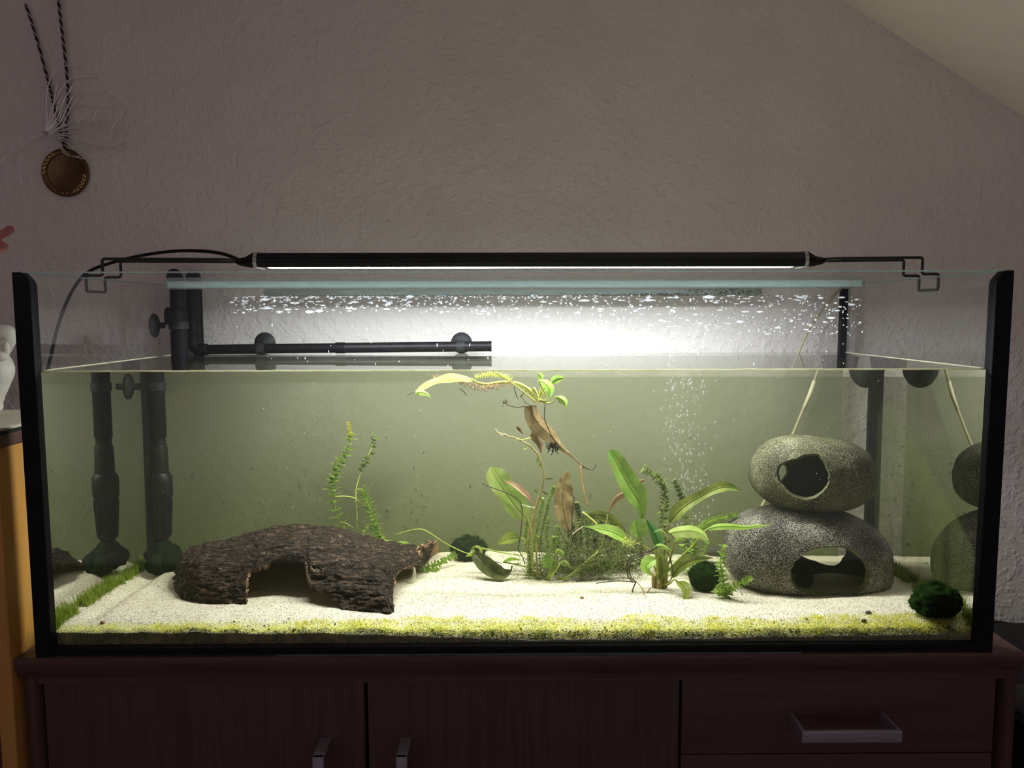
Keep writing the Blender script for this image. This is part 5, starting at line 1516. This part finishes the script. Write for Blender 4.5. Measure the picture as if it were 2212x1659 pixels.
# ------------------------------------------------------------------ the sideboard
def sideboard():
    t = thing('sideboard', 'dark red brown wooden sideboard carrying the aquarium', 'sideboard', (0.0, 0.22, -Z0))
    V, H = M['walnut_upright'], M['walnut_level']
    x0, x1 = -0.6255, 0.6410
    yb = 0.462
    top = MB()
    prof = [(-0.004, -0.0135), (-0.0035, -0.003), (-0.001, 0.0), (yb, 0.0), (yb, -0.027), (0.002, -0.027), (0.0005, -0.021)]
    top.prism(prof, 'x', x0, x1)
    obj('top_board', top, H, t, 'auto')
    obj('carcass', MB().box(x0 + 0.02, x1 - 0.012, 0.032, yb, -0.70, -0.0275), M['carcass'], t, False)
    obj('rail', MB().box(x0 + 0.012, x1 - 0.01, 0.006, 0.032, -0.0375, -0.0272), H, t, False)
    for a, b in ((x0 + 0.004, -0.602), (0.622, x1 - 0.0005)):
        n = 8
        poly = [(a, yb), (a, 0.012)] + [((a + b) / 2 + (b - a) / 2 * math.cos(math.pi + math.pi * k / n), 0.012 - 0.010 * math.sin(math.pi * k / n)) for k in range(1, n)] + [(b, 0.012), (b, yb)]
        obj('post', MB().prism(poly, 'z', -0.70, -0.0274), V, t, 'auto')
    def front(name, xa, xb, za, zb, m):
        return obj(name, MB().box(xa, xb, 0.010, 0.031, za, zb, bev=0.0015), m, t, 'auto')
    d1 = front('door', -0.5995, -0.1937, -0.69, -0.0385, V)
    d2 = front('door', -0.1893, 0.2088, -0.69, -0.0385, V)
    w1 = front('drawer', 0.2123, 0.6150, -0.1385, -0.0385, H)
    w2 = front('drawer', 0.2123, 0.6150, -0.245, -0.1400, H)
    w3 = front('drawer', 0.2123, 0.6150, -0.460, -0.2465, H)
    w4 = front('drawer', 0.2123, 0.6150, -0.690, -0.4615, H)
    obj('plinth', MB().box(x0 + 0.02, x1 - 0.02, 0.04, yb, -Z0, -0.70), H, t, False)
    AL = M['aluminium']
    def pull(parent, p, q, vertical):
        mb = MB()
        if vertical:
            xm, za, zb = p[0], p[1], q
            mb.box(xm - 0.0068, xm + 0.0068, -0.0345, -0.0285, zb, za, bev=0.0012)
            for z in (za, zb):
                s = -1 if z == za else 1
                mb.prism([(-0.0335, z), (-0.0285, z + s * 0.004), (0.0102, z + s * 0.004), (0.0102, z - 0.0 * s)], 'x', xm - 0.0068, xm + 0.0068)
        else:
            xa, xb, za, zb = p
            mb.box(xa, xb, -0.0345, -0.0290, zb, za, bev=0.0012)
            for x, s in ((xa, 1), (xb, -1)):
                mb.prism([(x, -0.0335), (x + s * 0.004, -0.0290), (x + s * 0.006, 0.0102), (x + s * 0.001, 0.0102)], 'z', zb, za)
        obj('handle', mb, AL, parent, 'auto', 'brushed metal bow handle')
    pull(d1, (-0.2433, -0.1128), -0.245, True)
    pull(d2, (-0.1411, -0.1132), -0.245, True)
    pull(w1, (0.3501, 0.4735, -0.0838, -0.0985), None, False)
    pull(w2, (0.3501, 0.4735, -0.187, -0.2017), None, False)
    pull(w3, (0.3501, 0.4735, -0.345, -0.3597), None, False)
    pull(w4, (0.3501, 0.4735, -0.568, -0.5827), None, False)
sideboard()

def tall_cabinet():
    t = thing('tall_cabinet', 'tall cabinet with an orange side panel coloured as lit left of the sideboard', 'cabinet', (-0.87, 0.11, -Z0))
    t['label'] = 'tall cabinet with an orange side coloured as lit at the left edge beside the aquarium'
    xr, xl, yb = -0.627, -1.12, 0.23
    obj('side_panel', MB().box(-0.647, xr, -0.008, yb, -0.72, 0.2655, bev=0.003), M['lit_orange_wood'], t, 'auto')
    obj('side_panel', MB().box(xl, xl + 0.02, -0.008, yb, -0.72, 0.2655, bev=0.003), M['lit_orange_wood'], t, 'auto')
    obj('top_board', MB().box(xl - 0.004, xr + 0.0008, -0.012, yb + 0.004, 0.2655, 0.2815, bev=0.002), M['walnut_level'], t, 'auto')
    obj('door', MB().box(xl + 0.022, -0.6485, -0.004, 0.016, -0.70, 0.262, bev=0.002), M['shaded_red_wood'], t, 'auto')
    obj('back_panel', MB().box(xl + 0.02, -0.647, yb - 0.01, yb, -0.70, 0.2655), M['shaded_red_wood'], t, False)
    obj('plinth', MB().box(xl + 0.02, xr - 0.01, 0.02, yb - 0.02, -Z0, -0.70), M['shaded_red_wood'], t, False)
tall_cabinet()

# pale runner on the tall cabinet, with a thin black layer beneath
root = thing('table_runner', 'pale folded cloth over a thin black layer on the tall cabinet', 'cloth', (-0.80, 0.11, 0.2815))
obj('black_layer', MB().box(-1.10, -0.6262, -0.010, 0.20, 0.2817, 0.2862), M['rubber'], root, False, 'thin black layer under the cloth')
mb = MB(); n, m = 30, 16; vs = []
for i in range(n + 1):
    for j in range(m + 1):
        x = -1.095 + 0.4695 * i / n; y = -0.009 + 0.208 * j / m
        z = 0.2880 + 0.0016 * noise.noise(Vector((x * 25, y * 30, 0)))
        vs.append((x, y, z))
b = len(vs)
vs += [(p[0], p[1], 0.2863) for p in vs[:b]]
fs = [(i * (m + 1) + j, (i + 1) * (m + 1) + j, (i + 1) * (m + 1) + j + 1, i * (m + 1) + j + 1) for i in range(n) for j in range(m)]
fs += [tuple(b + k for k in f[::-1]) for f in fs]
edge = [i * (m + 1) for i in range(n + 1)] + [n * (m + 1) + j for j in range(1, m + 1)] + [i * (m + 1) + m for i in range(n - 1, -1, -1)] + [j for j in range(m - 1, 0, -1)]
fs += [(edge[k], b + edge[k], b + edge[(k + 1) % len(edge)], edge[(k + 1) % len(edge)]) for k in range(len(edge))]
obj('cloth', mb.add(vs, fs), M['cloth'], root)

# white sculpture, only its right side in the picture: an arm bent at the elbow over a tapering body
def sculpture():
    Yc = 0.165; u = 0.00066
    z0 = 0.2893
    root = thing('sculpture', 'white plaster sculpture with a bent arm standing on the cloth at the left edge', 'sculpture', (-0.745, Yc, z0))
    mb = MB()
    def limb(pts):
        P = catmull([A(p[0], p[1], Yc + p[2]) for p in pts], 40)
        R = [interp([(i / (len(pts) - 1), p[3] * u) for i, p in enumerate(pts)], i / 40) for i in range(41)]
        mb.tube(P, R, 20)
        mb.blob(P[0], R[0] * .98, 10); mb.blob(P[-1], R[-1] * .98, 10)
    limb([(-70, 724, 0, 24), (-30, 720, -.004, 21), (0, 718, -.006, 18), (15, 718, -.004, 17)])
    limb([(15, 718, -.004, 17), (18, 732, -.002, 16), (13, 750, .002, 13), (2, 768, .006, 13)])
    limb([(-60, 780, .01, 46), (-30, 786, .01, 44), (-6, 796, .0, 33), (-8, 822, .0, 28), (-16, 850, 0, 24), (-24, 876, .0, 24)])
    foot = A(-24, 880, Yc)
    mb.lathe((foot.x, Yc, z0), (0, 0, 1), [(22 * u, 0), (25 * u, .002), (27 * u, .006), (25 * u, .020), (23 * u, foot.z - z0 + .01)], 24)
    o = obj('body', mb, M['plaster'], root)
    r = o.modifiers.new('one_surface', 'REMESH'); r.mode = 'VOXEL'; r.voxel_size = 0.0016; r.use_smooth_shade = True
    sm = o.modifiers.new('soft', 'SMOOTH'); sm.factor = 0.5; sm.iterations = 8
    hb = MB()
    for k, (px, py, r1, r2) in enumerate(((13, 752, 8, 15), (5, 750, 8, 15), (-3, 752, 8, 15), (2, 768, 15, 13))):
        hb.blob(A(px, py, Yc - .020), (r1 * u, r1 * u, r2 * u), 10, k, .02, 1)
    h = obj('hand', hb, M['plaster'], root, True, 'rounded knuckles below the bent arm')
    r = h.modifiers.new('one_surface', 'REMESH'); r.mode = 'VOXEL'; r.voxel_size = 0.0011; r.use_smooth_shade = True
    sm = h.modifiers.new('soft', 'SMOOTH'); sm.factor = 0.5; sm.iterations = 4
sculpture()

# pink blossom reaching in at the left edge
root = thing('blossom', 'pinkish red flower petal reaching in at the left edge', 'flower', A(-40, 560, 0.12))
mb = MB().leaf([A(-22, 520, .12), A(2, 512, .11), A(18, 505, .105), A(31, 500, .10)], [.004, .008, .0105, .010, .006], Vector((0.1, .45, .8)), .35, .05)
obj('petal', mb, M['petal'], root)
mb = MB().leaf([A(-26, 522, .12), A(-8, 528, .105), A(4, 536, .10), A(2, 546, .10)], [.003, .007, .008, .003], Vector((0.2, .6, .7)), .3, .05)
obj('petal', mb, M['petal'], root)
mb = MB().leaf([A(-30, 526, .12), A(-16, 550, .11), A(-4, 562, .11)], [.003, .007, .002], Vector((0.6, .6, .3)), .3, .05)
obj('petal', mb, M['petal'], root)
obj('stalk', MB().tube(catmull([A(-28, 524, .122), A(-60, 600, .13), A(-80, 740, .13), (-0.86, .12, .289)], 20), .0018, 6), M['stem_green'], root)

# ------------------------------------------------------------------ medal and wire spray on the wall
def medal():
    yw = YWALL - 0.006
    c = A(141, 373, yw); k = (A(191, 373, yw) - A(91, 373, yw)).x / 100
    R = 51 * k
    root = thing('medal', 'round bronze coloured medal with a laurel rim hanging on a striped cord', 'medal', (c.x, yw, c.z))
    obj('disc', MB().lathe((c.x, yw + .003, c.z), (0, -1, 0), [(0, 0), (R * .99, 0), (R, .0008), (R, .0042), (R * .975, .005), (R * .95, .0046), (R * .93, .0038), (R * .79, .0036), (R * .77, .0032), (0, .0030)], 64), M['gold'], root, 'auto')
    ring = MB()
    for rr in (.965, .775):
        n = 64
        ring.tube([(c.x + R * rr * math.cos(2 * math.pi * i / n), yw - .0014, c.z + R * rr * math.sin(2 * math.pi * i / n)) for i in range(n + 1)], .0007, 5, cap=False)
    obj('rim', ring, M['gold'], root)
    for a0, a1, n in ((108, 176, 6), (4, -62, 6)):
        for i in range(n):
            a = math.radians(a0 + (a1 - a0) * (i + .4) / n)
            da = math.radians(a1 - a0) / n
            for s in (-1, 1):
                a2 = a + da * (0.30 if s > 0 else 0.0)
                r0 = R * (0.87 + 0.055 * s)
                p = Vector((c.x + r0 * math.cos(a2), yw - .0012, c.z + r0 * math.sin(a2)))
                b2 = a2 + da * 1.35
                r1 = R * (0.87 + 0.02 * s)
                q = Vector((c.x + r1 * math.cos(b2), yw - .0018, c.z + r1 * math.sin(b2)))
                m_ = p.lerp(q, .5) + Vector((0, -.0012, 0))
                obj('laurel_leaf', MB().tube([p, p.lerp(m_, .6), m_, q.lerp(m_, .6), q], [.0002, .0012, .0015, .0011, .0001], 6), M['gold_bright'], root)
    tk = A(143, 420 - 4, yw)
    obj('knot', MB().tube([A(139, 420, yw) + Vector((0, -.002, 0)), A(138, 414, yw) + Vector((0, -.002, 0))], .0008, 5).tube([A(147, 419, yw) + Vector((0, -.002, 0)), A(147, 414, yw) + Vector((0, -.002, 0))], .0008, 5), M['gold_bright'], root)
    for pts in ([(55, 8), (78, 80), (100, 160), (112, 208), (119, 240), (130, 282), (140, 322)], [(124, -20), (131, 45), (139, 110), (146, 180), (147, 225), (143, 275), (141, 322)]):
        P = catmull([A(p[0], p[1], yw - .002) for p in pts], 260)
        cord = None
        for ph, mt in ((0, 'cord_dark'), (2.1, 'cord_dark'), (4.2, 'cord_light')):
            H = []
            for i, p in enumerate(P):
                t = i * 0.50 + ph
                H.append(p + Vector((math.cos(t) * .0012, math.sin(t) * .0012, 0)))
            if cord is None: cord = obj('cord', MB().tube(H, .00150, 6), M[mt], root, True, 'purple and white twisted cord')
            else: obj('yarn', MB().tube(H, .00150 if mt == 'cord_dark' else .00115, 6), M[mt], cord)
medal()

def wire_spray():
    yw = YWALL - 0.012
    k0 = A(92, 289, yw)
    root = thing('wire_spray', 'spray of thin silvery wires bound by a knot in front of the medal cord', 'wire ornament', k0)
    kn = MB()
    for i in range(7):
        a = i * 0.9
        kn.tube([k0 + Vector((-.002 + .0016 * i, .003 * math.cos(a), .004 * math.sin(a))), k0 + Vector((.001 + .0016 * i, .003 * math.cos(a + 2), .004 * math.sin(a + 2))), k0 + Vector((.002 + .0014 * i, .003 * math.cos(a + 4), .0035 * math.sin(a + 4)))], .0007, 5)
    obj('binding', kn, M['wire'], root)
    paths = [
        [(92, 289), (74, 295), (50, 308), (20, 332), (-14, 366)], [(90, 292), (66, 302), (46, 318), (40, 328)], [(20, 338), (12, 344), (2, 356)],
        [(95, 288), (112, 268), (116, 228), (128, 200), (150, 172), (178, 166), (214, 166)], [(95, 287), (102, 262), (100, 220), (108, 170), (130, 146), (164, 140)], [(100, 286), (128, 258), (134, 238), (160, 231), (208, 231), (262, 238)],
        [(98, 287), (130, 264), (160, 206), (200, 200), (236, 208), (256, 224)], [(262, 238), (264, 246), (244, 272), (238, 296), (225, 308)], [(100, 288), (150, 276), (180, 252), (194, 236)], [(100, 290), (190, 266), (210, 236)],
        [(100, 288), (160, 262), (200, 262), (240, 272), (280, 288)], [(100, 290), (150, 288), (200, 284), (240, 284), (266, 292)], [(98, 292), (130, 296), (170, 312), (230, 318), (262, 310), (288, 295)], [(98, 292), (128, 300), (160, 318), (200, 322), (250, 318), (276, 314)],
        [(98, 292), (124, 304), (138, 330), (158, 338), (190, 344), (224, 338), (268, 318)], [(100, 292), (140, 306), (170, 332), (192, 350)], [(98, 291), (130, 316), (152, 336), (172, 338)], [(102, 289), (130, 276), (150, 240), (170, 206), (148, 212)],
        [(100, 286), (118, 262), (124, 228), (138, 204)], [(104, 288), (126, 250), (142, 208), (156, 196)], [(100, 286), (120, 244), (160, 180)], [(104, 290), (150, 282), (200, 300), (222, 312)], [(104, 291), (150, 296), (176, 320), (188, 336)],
        [(102, 288), (146, 270), (190, 268), (228, 284)], [(100, 287), (114, 230), (120, 200), (124, 180)], [(104, 289), (140, 292), (190, 310), (240, 314), (284, 296)], [(102, 290), (136, 300), (156, 306), (176, 308)], [(104, 288), (156, 268), (212, 262), (242, 268)]]
    for i, p in enumerate(paths):
        P = [A(q[0], q[1], yw - .004 - .012 * math.sin(1.7 * i) * j / len(p)) for j, q in enumerate(p)]
        obj('wire', MB().tube(catmull(P, 22), .00085 if i % 3 else .00105, 4), M['wire'], root)
wire_spray()

# ------------------------------------------------------------------ cable and unidentified dark shapes right of the sideboard
P = catmull([A(2120, 1346, .455), A(2160, 1346, .452), A(2200, 1354, .45), A(2240, 1362, .45), A(2330, 1400, .45), (1.05, .45, -.30), (1.02, .45, -.745)], 40)
tag(obj('power_cable', MB().tube(P, .0042, 8), M['black_plastic']), 'black cable running behind the right end of the sideboard', 'cable')
root = thing('black_shape_rear', 'unidentified black shape behind the right end of the sideboard', 'case', (0.90, 0.30, -Z0))
zt = A(2190, 1362, .40).z
obj('body', MB().box(0.69, 1.12, 0.20, 0.43, -Z0, zt, bev=.012), M['black_plastic'], root, 'auto')
obj('lid', MB().box(0.686, 1.124, 0.196, 0.434, zt - .05, zt + .002, bev=.008), M['black_plastic'], root, 'auto')
root = thing('black_shape_front', 'unidentified black shape on the floor at the right front corner of the sideboard', 'bag', (0.80, 0.06, -Z0))
zt = A(2205, 1580, .03).z
mb = MB().box(0.690, 0.95, 0.00, 0.17, -Z0, zt, bev=.02)
obj('body', mb, M['rubber'], root, 'auto')
obj('strap', MB().tube(catmull([(.72, .085, zt), (.76, .085, zt + .03), (.88, .085, zt + .03), (.92, .085, zt)], 16), .006, 8, flat=2), M['rubber'], root)

# ------------------------------------------------------------------ lift everything so that the floor is z = 0
for o in S.objects:
    if o.parent is None and o.type in {'MESH', 'EMPTY'}:
        o.location.z += Z0
